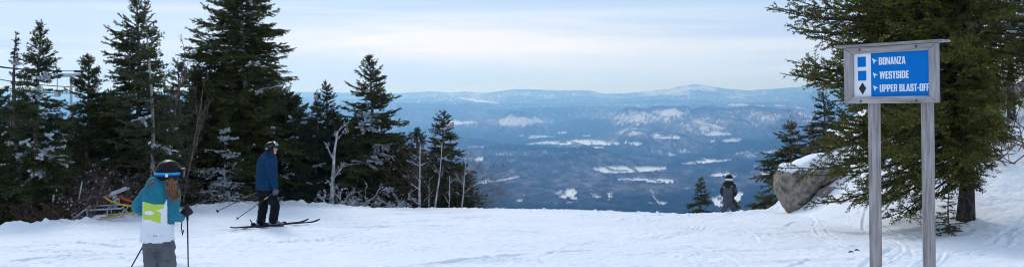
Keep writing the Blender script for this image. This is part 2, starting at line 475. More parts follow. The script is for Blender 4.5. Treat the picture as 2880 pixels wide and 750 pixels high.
def girl():
    Y0 = 9.8; X0 = (445 - CX) / F * Y0; zg = gz(X0, Y0)
    base = Vector((X0, Y0, zg))
    root = empty('person', base, 'girl in teal, lime and white jacket seen from behind with ponytail and black helmet', 'person')
    G = lambda x, y, dy=0.: at(340 + x / 1.917, 400 + y / 1.917, Y0 + dy) - base
    W = lambda x, y, dy=0.: G(x, y, dy) + base
    u = 1 / 548.
    rot = rotz(R(-42))
    hc = G(257, 168, .0); s = .93
    lh, rh = G(130, 372, .30), G(322, 396, .12)
    body = [*head_parts(hc, s, rot), ('c', hc + Vector((0, -.01, -.06)), G(220, 235), .048, .055),
            ('l', [(G(215, 225), .08, .06), (G(210, 260), .12, .09), (G(203, 350), .11, .09), (G(198, 430), .10, .09), (G(200, 530), .12, .10), (G(203, 565), .10, .09)]),
            ('c', G(150, 258), G(92, 345, .02), .04, .032), ('c', G(92, 345, .02), lh, .032, .024), ('c', G(283, 268), G(288, 400), .04, .032), ('c', G(288, 400), rh, .032, .024),
            ('e', lh + Vector((.03, .04, 0)), (.035, .04, .03)), ('e', rh + Vector((.03, .01, .02)), (.03, .03, .035)),
            ('c', G(170, 545), G(172, 715, .02), .07, .05), ('c', G(172, 715, .02), G(172, 890), .05, .035), ('c', G(240, 545), G(253, 715, .02), .07, .05), ('c', G(253, 715, .02), G(258, 890), .05, .035)]
    b = blob('body', body, .009, M['skin'], root, 3)
    eyes(hc, s, rot, root)
    jk = [('l', [(G(222, 200), 42 * u, .075), (G(216, 226), 72 * u, .10), (G(211, 258), 86 * u, .118), (G(205, 330), 84 * u, .128), (G(200, 430), 82 * u, .130), (G(197, 500), 84 * u, .138), (G(196, 530), 87 * u, .142)]),
          ('c', G(158, 258), G(92, 345, .02), .070, .060), ('c', G(92, 345, .02), G(112, 372, .20), .060, .045),
          ('c', G(278, 268), G(284, 395, -.02), .072, .066), ('c', G(284, 395, -.02), G(318, 400, .08), .064, .046),
          ('e', G(204, 252, -.085), (.098, .055, .080)), ('c', G(160, 215, -.03), G(250, 212, -.05), .045, .05), ('c', G(168, 222, -.06), G(180, 275, -.10), .03, .035), ('c', G(240, 222, -.07), G(225, 280, -.10), .03, .035)]
    j = blob('jacket', jk, .0075, M['teal'], root, 3, .024, 11., 4)
    outer = [(122, 318), (165, 331), (234, 333), (228, 356), (196, 364), (217, 382), (214, 438), (178, 424), (150, 414), (119, 417)]
    hole = [(128, 372), (160, 366), (186, 383), (152, 391), (128, 386)]

    def cols(c):
        p = c + np.array(base)
        zx = ((p[:, 0] / p[:, 1]) * F + CX - 340) * 1.917; zy = (HZ - p[:, 2] / p[:, 1] * F - 400) * 1.917
        edge = np.interp(zx, [100, 122, 165, 234, 250, 300], [318, 318, 331, 333, 300, 300])
        idx = (zy > edge).astype(int) * 2
        arm = ((zx > 250) & (zy < 440)) | (zx < 117) & (zy < 405) & (zy > 200)
        li = in_poly(zx, zy, outer) & ~in_poly(zx, zy, hole)
        idx[li] = 1
        idx[arm & ~li] = 0
        return idx
    assign(j, ['teal', 'lime', 'jacket_white'], cols)
    # little mark at the hem
    yb = -.142 - .02
    def badge(pts, name='hem_mark'):
        bm = bmesh.new()
        bvh = j.data
        vs = []
        for x, y in pts:
            p = G(x, y, 0); d = (W(x, y) ).normalized()
            ok, loc, n, _ = j.ray_cast(-base, d)
            vs.append(bm.verts.new((loc if ok else p) - d * .003))
        f = bm.faces.new(vs)
        ex = bmesh.ops.extrude_face_region(bm, geom=[f])
        for v in ex['geom']:
            if isinstance(v, bmesh.types.BMVert): v.co += Vector((0, -.0015, 0))
        link(name, bm_mesh(name, bm), M['pole_black'], j)
    dg_update()
    badge([(174, 500), (182, 500), (179, 506), (177, 506)]); badge([(186, 502), (214, 503), (214, 505.5), (186, 504.5)])
    tr = [('l', [(G(198, 505), .13, .105), (G(200, 545), .142, .115), (G(203, 580), .13, .11)]),
          ('c', G(168, 560), G(173, 715, .02), .088, .075), ('c', G(173, 715, .02), G(172, 880), .075, .075), ('c', G(243, 560), G(255, 715, .02), .090, .078), ('c', G(255, 715, .02), G(258, 880), .078, .078)]
    t = blob('trousers', tr, .009, M['pants_grey'], root, 3, .024, 13., 9)
    bm = bmesh.new(); box_bm(bm, G(247, 600, -.088), (.10, .022, .12)); box_bm(bm, G(245, 566, -.094), (.108, .02, .035), Matrix.Rotation(.12, 3, 'Y'))
    bmesh.ops.bevel(bm, geom=list(bm.edges), offset=.006, segments=2, affect='EDGES'); link('pocket', bm_mesh('pocket', bm), M['pants_grey'], t)
    for px_ in (172, 258):
        blob('boot', [('c', G(px_, 850), G(px_, 895), .055, .05), ('c', G(px_, 895, -.05), G(px_ + 6, 893, .14), .052, .048)], .012, M['boot_grey'], root, 2)
    helmet(G(257, 160), 1., rot, root, (.116, .132, .120), strap='cyan', strap_h=.028, band_z=-.012, lens_up=0, second='blue_bright')
    bm = bmesh.new(); box_bm(bm, G(247, 178, -.128), (.024, .012, .030)); link('strap_buckle', bm_mesh('strap_buckle', bm), M['white_strap'], root)
    # ponytail: many locks over a fused core
    core = [('c', G(262, 196, -.06), G(272, 240, -.12), .035, .046), ('c', G(272, 240, -.12), G(292, 290, -.13), .046, .026)]
    hr = blob('hair', core, .008, M['hair'], root, 2, .006, 30., 2)
    rs = np.random.default_rng(8)
    A, B, C_ = [], [], []
    VV, FF, off = [], [], 0
    for i in range(170):
        a = G(rs.normal(262, 9), rs.normal(196, 5), rs.uniform(-.11, -.03)); b1 = G(rs.normal(270, 15), rs.normal(238, 6), rs.uniform(-.18, -.11)); c1 = G(rs.normal(287, 15), rs.normal(283, 9), rs.uniform(-.18, -.12)); e = G(rs.normal(290, 13), rs.normal(303, 10), rs.uniform(-.17, -.12))
        V, Fc = poly_tube([a, (a + b1) / 2 + Vector((.004, -.008, 0)), b1, c1, e], [.003, .0045, .0045, .003, .001], 5)
        VV.append(V); FF += [tuple(dict.fromkeys(int(k) + off for k in f)) for f in Fc]; off += len(V)
    for i in range(14):
        a = G(rs.normal(196, 5), 200, -.07); b1 = G(rs.normal(165, 10), rs.normal(222, 6), -.10); e = G(rs.normal(142, 8), rs.normal(238, 8), -.09)
        V, Fc = poly_tube([a, b1, e], [.003, .003, .001], 4)
        VV.append(V); FF += [tuple(dict.fromkeys(int(k) + off for k in f)) for f in Fc]; off += len(V)
    me = bpy.data.meshes.new('hair_locks'); me.from_pydata([tuple(v) for v in np.concatenate(VV)], [], FF); link('hair_locks', me, M['hair'], hr, True)
    glove('glove', rh + Vector((.01, 0, .01)), (.75, .3, .55), (-.2, .9, -.2), 1.05, 'glove', root, (-.2, .2, 1))
    glove('glove', lh, (.3, 1, .1), (1, .2, -.1), 1., 'glove', root, (.1, 0, 1))
    gp_ = rh + base + Vector((.055, .035, .07))
    zgr = gz(gp_.x, Y0)
    ski_pole('black ski pole upright in the right glove of the girl', gp_, Vector((gp_.x + .028, Y0 + .12, zgr)), 'ski poles', strap=[gp_, gp_ + Vector((-.045, -.02, -.10)), gp_ + Vector((-.052, -.02, -.19)), gp_ + Vector((-.04, -.02, -.26)), gp_ + Vector((-.03, -.02, -.21))])
    g2 = lh + base + Vector((.02, .06, .03))
    p2 = W(-75, 880, .05); p2.z = gz(p2.x, p2.y)
    p1 = W(150, 503, .28)
    ski_pole('black ski pole slanting down left behind the legs of the girl', p1.lerp(g2, .0) , p2, 'ski poles')


def man():
    Y0 = 21.1; X0 = (750 - CX) / F * Y0; zg = gz(X0, Y0)
    base = Vector((X0, Y0, zg))
    root = empty('person', base, 'bearded man in navy fleece and black ski pants facing right on skis', 'person')
    G = lambda x, y, dy=0.: at(620 + x / 2.166, 370 + y / 2.166, Y0 + dy) - base
    u = 1 / 287.
    rot = rotz(R(-82))
    hc = G(312, 102, 0); s = 1.02
    rw, lw = G(334, 340, -.21), G(285, 352, .27)
    footL, footR = G(243, 572, .10), G(318, 562, -.10)
    body = [*head_parts(hc, s, rot), ('c', hc + Vector((-.02, 0, -.06)), G(288, 150), .060, .075),
            ('l', [(G(290, 148), .09, .13), (G(285, 185), .12, .18), (G(284, 260), .13, .17), (G(282, 340), .13, .16), (G(282, 375), .12, .15)]),
            ('c', G(288, 172, -.18), G(306, 258, -.23), .05, .042), ('c', G(306, 258, -.23), rw, .042, .03), ('c', G(285, 172, .18), G(290, 262, .24), .05, .042), ('c', G(290, 262, .24), lw, .042, .03),
            ('e', rw + Vector((.01, 0, -.07)), (.035, .025, .05)), ('e', lw + Vector((0, 0, -.06)), (.035, .025, .05)),
            ('c', G(268, 375, .10), G(262, 465, .10), .085, .06), ('c', G(262, 465, .10), footL + Vector((.0, 0, .08)), .06, .045),
            ('c', G(300, 380, -.10), G(334, 455, -.10), .085, .06), ('c', G(334, 455, -.10), footR + Vector((0, 0, .08)), .06, .045)]
    blob('body', body, .011, M['skin'], root, 3)
    eyes(hc, s, rot, root)
    v = lambda x, y, z: hc + rot @ Vector((x * s, y * s, z * s))
    blob('beard', [('e', v(0, .052, -.094), (.046, .044, .026), rot), ('c', v(-.054, .025, -.055), v(0, .080, -.097), .014, .020), ('c', v(.054, .025, -.055), v(0, .080, -.097), .014, .020), ('c', v(-.020, .096, -.042), v(.020, .096, -.042), .007, .007)], .007, M['beard'], root, 1, .004, 40.)
    jk = [('l', [(G(300, 118), .085, .085), (G(294, 134), 36 * u, .13), (G(287, 152), 47 * u, .20), (G(284, 185), 57 * u, .235), (G(283, 250), 61 * u, .235), (G(282, 310), 62 * u, .225), (G(282, 352), 64 * u, .23)]),
          ('c', G(288, 172, -.19), G(306, 258, -.25), .088, .076), ('c', G(306, 258, -.25), rw + Vector((0, 0, .01)), .076, .058),
          ('c', G(285, 172, .19), G(290, 262, .26), .088, .076), ('c', G(290, 262, .26), lw, .076, .058)]
    j = blob('jacket', jk, .010, M['navy'], root, 3, .030, 9., 5)
    blob('collar', [('l', [(G(300, 112), .078, .075), (G(298, 124), .092, .09), (G(296, 134), .11, .12)])], .01, M['navy_dark'], j, 2)
    blob('shoulder_patch', [('c', G(268, 158, -.215), G(278, 164, -.225), .022, .02)], .008, M['blue_bright'], j, 1)
    tr = [('l', [(G(281, 335), .165, .175), (G(281, 365), .19, .185), (G(282, 395), .17, .17)]),
          ('c', G(266, 385, .09), G(260, 465, .10), .115, .092), ('c', G(260, 465, .10), G(246, 548, .10), .092, .088),
          ('c', G(302, 385, -.09), G(334, 450, -.10), .118, .092), ('c', G(334, 450, -.10), G(321, 538, -.10), .092, .088)]
    blob('trousers', tr, .011, M['pants_black'], root, 3, .036, 10., 12)
    for f, a in ((footL, 0), (footR, 0)):
        d = Vector((.86, .24, 0)).normalized()
        ps = [('c', f + Vector((0, 0, .13)) - d * .02, f + Vector((0, 0, .03)) - d * .02, .066, .060), ('c', f - d * .06 + Vector((0, 0, .0)), f + d * .20 + Vector((0, 0, -.01)), .052, .046), ('c', f + Vector((0, 0, .07)), f + d * .12 + Vector((0, 0, .02)), .055, .045)]
        bo = blob('boot', ps, .009, M['boot_grey'], root, 1)
        for k in (0, .07, .13):
            q = f + d * (.02 + k) + Vector((0, -.056, .06 - k * .35))
            tube_obj('buckle', [q, q + d * .03 + Vector((0, -.006, .03))], .009, M['steel'], bo, 6)
    helmet(hc + Vector((-.012, 0, .012)), 1.05, rot, root, (.115, .134, .122), strap='pole_black', strap_h=.030, band_z=.030, lens_up=.066, lens='goggle_clear', face_cut=.12)
    tube_obj('chin_strap', [G(316, 108, -.10), G(312, 122, -.09), G(320, 134, -.05)], .007, M['red_strap'], root, 6)
    bm = bmesh.new()
    for k in range(5): box_bm(bm, G(290 + k * 7, 91 - k * 2.2, -.127), (.013, .004, .018))
    link('helmet_lettering', bm_mesh('helmet_lettering', bm), M['pants_grey'], root)
    bm = bmesh.new(); box_bm(bm, G(281, 103, -.122), (.03, .006, .022)); link('helmet_badge', bm_mesh('helmet_badge', bm), M['white_strap'], root)
    glove('glove', rw + Vector((.0, 0, -.02)), (.10, -.05, -1), (-.5, .6, -.1), 1.3, 'glove_grey', root, (1, 0, .1))
    glove('glove', lw + Vector((0, 0, -.02)), (-.1, .05, -1), (-.5, -.6, -.1), 1.3, 'glove_grey', root, (1, 0, .1))
    tipA = base + G(85, 540, -.55); tipB = base + G(-35, 490, .5)
    ski_pole('black ski pole with yellow band held by the man in blue, nearer one', base + G(322, 374, -.20), tipA, 'ski poles', 'yellow_paint', .0095, .042)
    ski_pole('black ski pole trailing far left behind the man in blue, farther one', base + G(272, 346, .27), tipB, 'ski poles', None, .0095, .042)
    # skis
    for nm, lb, f, x0, x1 in (('ski', 'dark ski under the front boot of the man, nearer one', footR, 125, 607), ('ski', 'dark ski under the rear boot of the man, farther one', footL, 62, 538)):
        dyo = f.y
        Xa = (620 + x0 / 2.166 - CX) / F * (Y0 - .42 + dyo); Xb = (620 + x1 / 2.166 - CX) / F * (Y0 + .42 + dyo)
        bm = bmesh.new(); prev = None; n = 34
        P0 = Vector((Xa, Y0 - .42 + dyo, 0)); P1 = Vector((Xb, Y0 + .42 + dyo, 0)); ds = (P1 - P0).normalized(); sd = Vector((-ds.y, ds.x, 0))
        c0 = (P0 + P1) / 2
        root_s = empty(nm, (c0.x, c0.y, gz(c0.x, c0.y)), lb, 'ski', 'skis of the man')
        ro = Vector(root_s.location)
        zf = base.z + f.z
        for i in range(n + 1):
            t = i / n
            p = P0.lerp(P1, t)
            w = .038 + .016 * abs(2 * t - 1) ** 2
            if t > .93: w *= math.sqrt(max(.02, 1 - ((t - .93) / .07) ** 2))
            z = gz(p.x, p.y) + .035 + .020 + .06 * max(0, (t - .86) / .14) ** 2 + .015 * max(0, (.05 - t) / .05)
            row = [bm.verts.new(p + sd * sx * w + Vector((0, 0, z + dz)) - ro) for sx, dz in ((-1, 0), (1, 0), (1, .016), (-1, .016))]
            if prev:
                for k in range(4): bm.faces.new((prev[k], prev[(k + 1) % 4], row[(k + 1) % 4], row[k]))
            else: bm.faces.new(row)
            prev = row
        bm.faces.new(prev[::-1])
        link('deck', bm_mesh('deck', bm), M['ski_black'], root_s)
        fc = base + f
        for k, nmb in ((-.17, 'heel_binding'), (.22, 'toe_binding')):
            q = Vector((fc.x, fc.y, 0)) + ds * (k + .02); zz = gz(q.x, q.y) + .035 + .05
            bm = bmesh.new(); box_bm(bm, Vector((q.x, q.y, zz + .012)) - ro, (.10, .06, .06 if k < 0 else .04), rotz(math.atan2(ds.y, ds.x)))
            bmesh.ops.bevel(bm, geom=list(bm.edges), offset=.012, segments=2, affect='EDGES'); bd = link(nmb, bm_mesh(nmb, bm), M['rubber'], root_s)
            if k < 0: tube_obj('heel_lever', [Vector((q.x, q.y, zz)) - ro, Vector((q.x - .07, q.y, zz + .11)) - ro], .012, M['rubber'], bd, 6)


def child():
    Y0 = 30.; X0 = (2050 - CX) / F * Y0; zg = gz(X0, Y0)
    base = Vector((X0, Y0, zg))
    root = empty('person', base, 'child in black and grey ski suit standing legs apart at the edge, seen from behind', 'person')
    G = lambda x, y, dy=0.: at(1900 + x / 3.355, 450 + y / 3.355, Y0 + dy) - base
    u = 1 / 313.
    rot = rotz(R(4))
    hc = G(503, 172); s = .92
    lh, rh = G(445, 325, .2), G(556, 330, .2)
    fl, fr = Vector((G(440, 500).x, 0, .05)), Vector((G(572, 500).x, 0, .05))
    body = [*head_parts(hc, s, rot), ('c', hc + Vector((0, 0, -.06)), G(501, 225), .045, .055),
            ('l', [(G(501, 215), .07, .06), (G(500, 240), .12, .08), (G(498, 320), .11, .08), (G(500, 385), .11, .09), (G(502, 410), .09, .08)]),
            ('c', G(460, 240), G(434, 295, .02), .04, .032), ('c', G(434, 295, .02), lh, .032, .024), ('c', G(545, 240), G(572, 300, .02), .04, .032), ('c', G(572, 300, .02), rh, .032, .024),
            ('e', lh + Vector((0, .04, 0)), (.03, .04, .03)), ('e', rh + Vector((0, .04, 0)), (.03, .04, .03)),
            ('c', G(482, 405), G(465, 450, .02), .06, .05), ('c', G(465, 450, .02), fl + Vector((0, 0, .03)), .05, .035), ('c', G(526, 405), G(548, 450, .02), .06, .05), ('c', G(548, 450, .02), fr + Vector((0, 0, .03)), .05, .035)]
    blob('body', body, .010, M['skin'], root, 3)
    eyes(hc, s, rot, root)
    jk = [('l', [(G(503, 200), .085, .075), (G(502, 220), .15, .10), (G(500, 245), .175, .115), (G(498, 330), .168, .12), (G(501, 385), .178, .125), (G(503, 405), .182, .125)]),
          ('c', G(460, 242), G(436, 295, .01), .072, .060), ('c', G(436, 295, .01), G(444, 322, .12), .058, .045),
          ('c', G(545, 242), G(569, 300, .01), .074, .062), ('c', G(569, 300, .01), G(558, 328, .12), .060, .045),
          ('e', G(497, 236, -.09), (.115, .05, .075)), ('c', G(470, 215, -.04), G(534, 215, -.04), .05, .05)]
    j = blob('jacket', jk, .009, M['glove'], root, 3, .018, 12., 7)

    def cols(c):
        p = c + np.array(base)
        zx = ((p[:, 0] / p[:, 1]) * F + CX - 1900) * 3.355; zy = (HZ - p[:, 2] / p[:, 1] * F - 450) * 3.355
        idx = np.zeros(len(c), int)
        panel = (zx > 448) & (zx < 538) & (zy > np.interp(zx, [448, 470, 497, 520, 538], [246, 258, 266, 258, 242]))
        idx[panel] = 1
        idx[(zx > 556) & (zy > 255) & (zy < 300)] = 1
        return idx
    assign(j, ['glove', 'child_grey'], cols)
    tube_obj('piping', [G(444, 246, -.115), G(455, 250, -.135), G(466, 254, -.15)], .009, M['lime'], j, 6)
    tube_obj('piping', [G(521, 249, -.15), G(531, 246, -.135), G(541, 243, -.115)], .009, M['lime'], j, 6)
    tube_obj('hood_stripe', [G(476, 231, -.148), G(511, 232, -.146)], .005, M['child_grey'], j, 6)
    tr = [('l', [(G(502, 385), .15, .10), (G(502, 405), .155, .11), (G(504, 425), .13, .10)]),
          ('c', G(480, 415), G(465, 455, .01), .085, .08), ('c', G(465, 455, .01), fl + Vector((0, 0, .12)), .080, .085),
          ('c', G(528, 415), G(548, 455, .01), .085, .08), ('c', G(548, 455, .01), fr + Vector((0, 0, .12)), .080, .085)]
    blob('trousers', tr, .010, M['child_grey'], root, 3, .014, 14., 3)
    for f in (fl, fr): blob('boot', [('c', f + Vector((0, 0, .12)), f + Vector((0, 0, .0)), .05, .05), ('c', f, f + Vector((0, .16, 0)), .05, .042)], .012, M['boot_grey'], root, 1)
    for w in (lh, rh): glove('glove', w, (0, 1, 0), (.0, 0, -1), .85, 'glove', root, (1 if w is lh else -1, 0, .3))
    helmet(G(503, 168), 1., rot, root, (.118, .128, .112), strap='white_strap', strap_h=.050, band_z=-.032)


girl(); man(); child()

# ------------------------------------------------------------------ trail sign
def trail_sign():
    YL, YR = 10.1, 9.3
    TL, TR, BL, BR_ = at(2377, 136, YL), at(2639, 120, YR), at(2381, 291.5, YL), at(2639, 289, YR)
    L0 = (TL + BL) / 2; R0 = (TR + BR_) / 2
    W = (R0 - L0).length; H = ((TL - BL).length + (TR - BR_).length) / 2
    Ux = (R0 - L0).normalized(); Uz = Vector((0, 0, 1)); Uz = (Uz - Ux * Uz.dot(Ux)).normalized(); Uy = Uz.cross(Ux)   # Uy points away from the camera
    mid = (L0 + R0) / 2
    root = empty('trail_sign', mid, 'weathered grey timber trail sign with blue board on two posts', 'trail sign')
    root.matrix_world = Matrix.Translation(mid) @ Matrix((Ux, Uy, Uz)).transposed().to_4x4()
    inv = root.matrix_world.inverted()

    def uv(px, py):      # where the ray through a pixel meets the board, in the sign's own axes
        d = at(px, py, 1.0); n = Uy
        t = mid.dot(n) / d.dot(n); p = inv @ (d * t)
        return p.x, p.z

    x0, x1, z0, z1 = -W / 2, W / 2, -H / 2, H / 2
    # the painted board
    px0, pzt = uv(2402, 154); px1, _ = uv(2616, 143); _, pzb = uv(2404, 271)
    fw = .068
    ix0, ix1 = px0, px1; iz1 = z1 - .066; iz0 = z0 + .068

    def part(name, m, boxes, bevel=.004, parent=root, rotz=None):
        bm = bmesh.new()
        for c, s in boxes: box_bm(bm, Vector(c), s)
        if bevel: bmesh.ops.bevel(bm, geom=list(bm.edges), offset=bevel, segments=2, affect='EDGES')
        return link(name, bm_mesh(name, bm), m, parent)

    def prism(name, m, pts, y0, y1, parent=root):
        bm = bmesh.new()
        a = [bm.verts.new((x, y0, z)) for x, z in pts]; b = [bm.verts.new((x, y1, z)) for x, z in pts]
        bm.faces.new(a); bm.faces.new(b[::-1])
        for i in range(len(pts)):
            j = (i + 1) % len(pts); bm.faces.new((a[i], b[i], b[j], a[j]))
        return link(name, bm_mesh(name, bm), m, parent)
    g = .0015
    # mitred frame, each rail with an inner chamfer
    def rail(name, A, B, Cc, D):
        o = prism(name, M['sign_wood_upright' if name == 'side_rail' else 'sign_wood'], [A, B, Cc, D], -.035, .03)
        md = o.modifiers.new('b', 'BEVEL'); md.width = .005; md.segments = 2
        return o
    rail('top_rail', (x0, z1), (x1, z1), (ix1 - g, iz1), (ix0 + g, iz1))
    rail('bottom_rail', (x0, z0), (x1, z0), (ix1 - g, iz0), (ix0 + g, iz0))
    rail('side_rail', (x0 + 0, z1 - g), (ix0, iz1 - g), (ix0, iz0 + g), (x0, z0 + g))
    rail('side_rail', (x1, z1 - g), (ix1, iz1 - g), (ix1, iz0 + g), (x1, z0 + g))
    cx0, _ = uv(2357, 136); cx1, _ = uv(2663, 115)
    cap = part('cap_board', M['sign_wood'], [(((cx0 + cx1) / 2, -.005, z1 + .014), (cx1 - cx0, .16, .024))], .008)
    # board: white column and blue field
    xs, _ = uv(2451, 210)
    back = part('panel', M['sign_white'], [(((ix0 + ix1) / 2, .004, (iz0 + iz1) / 2), (ix1 - ix0 + .02, .018, iz1 - iz0 + .02))], 0)
    yf = -.005
    prism('blue_field', M['sign_blue'], [(xs, iz0), (ix1 + .002, iz0), (ix1 + .002, iz1), (xs, iz1)], yf - .003, yf + .004, back)

    def Z(px, py): return uv(2350 + px / 2.918, 90 + py / 2.918)
    for q in ([(183, 207), (250, 206), (252, 286), (185, 287)], [(187, 321), (254, 320), (255, 398), (190, 400)]):
        P = [Z(*p) for p in q]
        xa, xb = (P[0][0] + P[3][0]) / 2, (P[1][0] + P[2][0]) / 2; za, zb_ = P[0][1], P[2][1]
        prism('blue_square', M['sign_blue'], [(xa, zb_), (xb, zb_), (xb, za), (xa, za)], yf - .004, yf + .002, back)
    P = [Z(*p) for p in ((195, 464), (224, 416), (254, 462), (226, 513))]
    prism('black_diamond', M['sign_black'], P, yf - .004, yf + .002, back)
    for (ax, ay) in ((305, 215), (310, 330), (313, 436)):
        P = [Z(ax + a, ay + b) for a, b in ((0, 2), (43, 23), (21, 28), (15, 50))]
        prism('arrow', M['sign_white'], P, yf - .0062, yf - .003, back)

    # heavy condensed capitals, cut as flat pieces
    r4 = lambda a, b, c, d: [(a, c), (b, c), (b, d), (a, d)]
    GL = {'B': (1, [r4(0, .36, 0, 1), r4(.36, .82, .84, 1), r4(.36, .82, .43, .57), r4(.36, .82, 0, .16), r4(.64, .96, .57, .92), r4(.64, 1, .08, .43)]),
          'O': (1, [r4(0, .36, .08, .92), r4(.64, 1, .08, .92), r4(.08, .92, .85, 1), r4(.08, .92, 0, .15)]),
          'N': (1.05, [r4(0, .30, 0, 1), r4(.75, 1.05, 0, 1), [(.28, 1), (.28, .60), (.77, 0), (.77, .40)]]),
          'A': (1.08, [[(0, 0), (.34, 0), (.62, 1), (.32, 1)], [(1.08, 0), (.74, 0), (.46, 1), (.76, 1)], r4(.28, .80, .17, .32)]),
          'Z': (.85, [r4(0, .85, .84, 1), r4(0, .85, 0, .16), [(0, .16), (.36, .16), (.85, .84), (.49, .84)]]),
          'W': (1.5, [[(0, 1), (.32, 1), (.54, 0), (.26, 0)], [(.26, 0), (.54, 0), (.82, 1), (.60, 1)], [(.68, 1), (.90, 1), (1.24, 0), (.96, 0)], [(.96, 0), (1.24, 0), (1.5, 1), (1.18, 1)]]),
          'E': (.76, [r4(0, .36, 0, 1), r4(.36, .76, .84, 1), r4(.36, .70, .43, .58), r4(.36, .76, 0, .16)]),
          'S': (.95, [r4(.06, .89, .85, 1), r4(0, .36, .50, .90), r4(.08, .88, .42, .58), r4(.60, .95, .10, .50), r4(.06, .89, 0, .15), r4(.60, .95, .66, .90), r4(0, .35, .10, .34)]),
          'T': (.85, [r4(0, .85, .84, 1), r4(.245, .605, 0, .84)]), 'I': (.36, [r4(0, .36, 0, 1)]),
          'D': (1, [r4(0, .36, 0, 1), r4(.36, .84, .85, 1), r4(.36, .84, 0, .15), r4(.64, 1, .08, .92)]),
          'U': (1, [r4(0, .36, .08, 1), r4(.64, 1, .08, 1), r4(.08, .92, 0, .15)]),
          'P': (1, [r4(0, .36, 0, 1), r4(.36, .88, .85, 1), r4(.36, .88, .38, .53), r4(.64, 1, .44, .93)]),
          'R': (1, [r4(0, .36, 0, 1), r4(.36, .88, .85, 1), r4(.36, .84, .43, .57), r4(.64, 1, .52, .93), r4(.62, .98, 0, .46)]),
          'L': (.74, [r4(0, .36, 0, 1), r4(.36, .74, 0, .16)]), 'F': (.74, [r4(0, .36, 0, 1), r4(.36, .74, .84, 1), r4(.36, .70, .43, .58)]),
          '-': (.50, [r4(.0, .50, .34, .50)]), ' ': (.42, [])}

    def text(word, xa, xb, yt, yb):
        A = Z(xa, (yt + yb) / 2); B = Z(xb, (yt + yb) / 2); T = Z((xa + xb) / 2, yt); Bo = Z((xa + xb) / 2, yb)
        W_ = sum(GL[c][0] for c in word) + .13 * (len(word) - 1)
        sx = (B[0] - A[0]) / W_; x = 0; bm = bmesh.new(); n = 0
        for c in word:
            for k, pc in enumerate(GL[c][1]):
                y = yf - .0042 - .00012 * (k + 1)
                P = [(A[0] + (x + a) * sx, Bo[1] + b * (T[1] - Bo[1])) for a, b in pc]
                fr = [bm.verts.new((a, y, b)) for a, b in P]; bk = [bm.verts.new((a, yf - .002, b)) for a, b in P]
                bm.faces.new(fr)
                for q in range(4): bm.faces.new((fr[q], bk[q], bk[(q + 1) % 4], fr[(q + 1) % 4]))
            x += GL[c][0] + .13
        link('lettering', bm_mesh('lettering', bm), M['sign_white'], back)
    text('BONANZA', 359, 578, 205, 266); text('WESTSIDE', 366, 605, 321, 382); text('UPPER BLAST-OFF', 367, 773, 427, 487)
    # bolts
    for (bx, by) in ((213, 148), (675, 120), (223, 568), (677, 562)):
        x, z = Z(bx, by)
        bm = bmesh.new(); bmesh.ops.create_cone(bm, cap_ends=True, segments=14, radius1=.012, radius2=.010, depth=.008, matrix=Matrix.Translation((x, -.039, z)) @ Matrix.Rotation(R(90), 4, 'X'))
        b = link('bolt', bm_mesh('bolt', bm), M['bolt'], root)
        bm = bmesh.new(); bmesh.ops.create_cone(bm, cap_ends=True, segments=6, radius1=.006, radius2=.006, depth=.008, matrix=Matrix.Translation((x, -.046, z)) @ Matrix.Rotation(R(90), 4, 'X'))
        link('nut', bm_mesh('nut', bm), M['steel'], b)
    # posts stand behind the frame
    for (pc, pcb) in ((2446, 2450.5), (2596, 2601)):
        xa, _ = uv(pc, 320); xb, zb_ = uv(pcb, 750)
        sl = (xb - xa) / (zb_ - uv(pc, 320)[1])
        zt = z1 - .03; zbot = -2.75; w = .044
        pts = []
        bm = bmesh.new()
        rings = []
        for z in (zbot, -1.6, -.9, zt):
            xc = xa + sl * (z - uv(pc, 320)[1])
            rings.append([bm.verts.new((xc + sx * w, .078 + sy * w, z)) for sx, sy in ((-1, -1), (1, -1), (1, 1), (-1, 1))])
        for a, b in zip(rings[:-1], rings[1:]):
            for i in range(4): bm.faces.new((a[i], a[(i + 1) % 4], b[(i + 1) % 4], b[i]))
        bm.faces.new(rings[0][::-1]); bm.faces.new(rings[-1])
        o = link('post', bm_mesh('post', bm), M['post_wood'], root)
        md = o.modifiers.new('b', 'BEVEL'); md.width = .006; md.segments = 2
trail_sign()

def build_slope():
    pxs = np.concatenate([np.arange(-900, -60, 20), np.arange(-60, 2950, 3.2), np.arange(2950, 3900, 20)])
    ys = list(np.geomspace(3, 12.4, 30))
    while ys[-1] < 36: ys.append(ys[-1] * 1.0026)
    while ys[-1] < 120: ys.append(ys[-1] * 1.02)
    ys = np.array(ys)
    PX, YY = np.meshgrid(pxs, ys)
    XX = (PX - CX) / F * YY
    Z = ground(XX, YY, True)
    V = np.stack([XX, YY, Z], -1).reshape(-1, 3)
    Fc = grid_faces(len(ys), len(pxs))
    # behind and beside the photographer
    xs = np.linspace(-26, 26, 27); yb = np.linspace(-30, 3.02, 18)
    A, B = np.meshgrid(xs, yb)
    V2 = np.stack([A, B, -(GA + GB * B) - .004], -1).reshape(-1, 3)
    F2 = grid_faces(len(yb), len(xs), len(V))
    me = np_mesh('snow_slope', np.vstack([V, V2]), np.vstack([Fc, F2]), 4)
    o = link('snow_slope', me, M['snow'], smooth=True)
    tag(o, 'groomed white snow of the ski piste with faint ski tracks', 'snow', kind='structure')


build_slope()

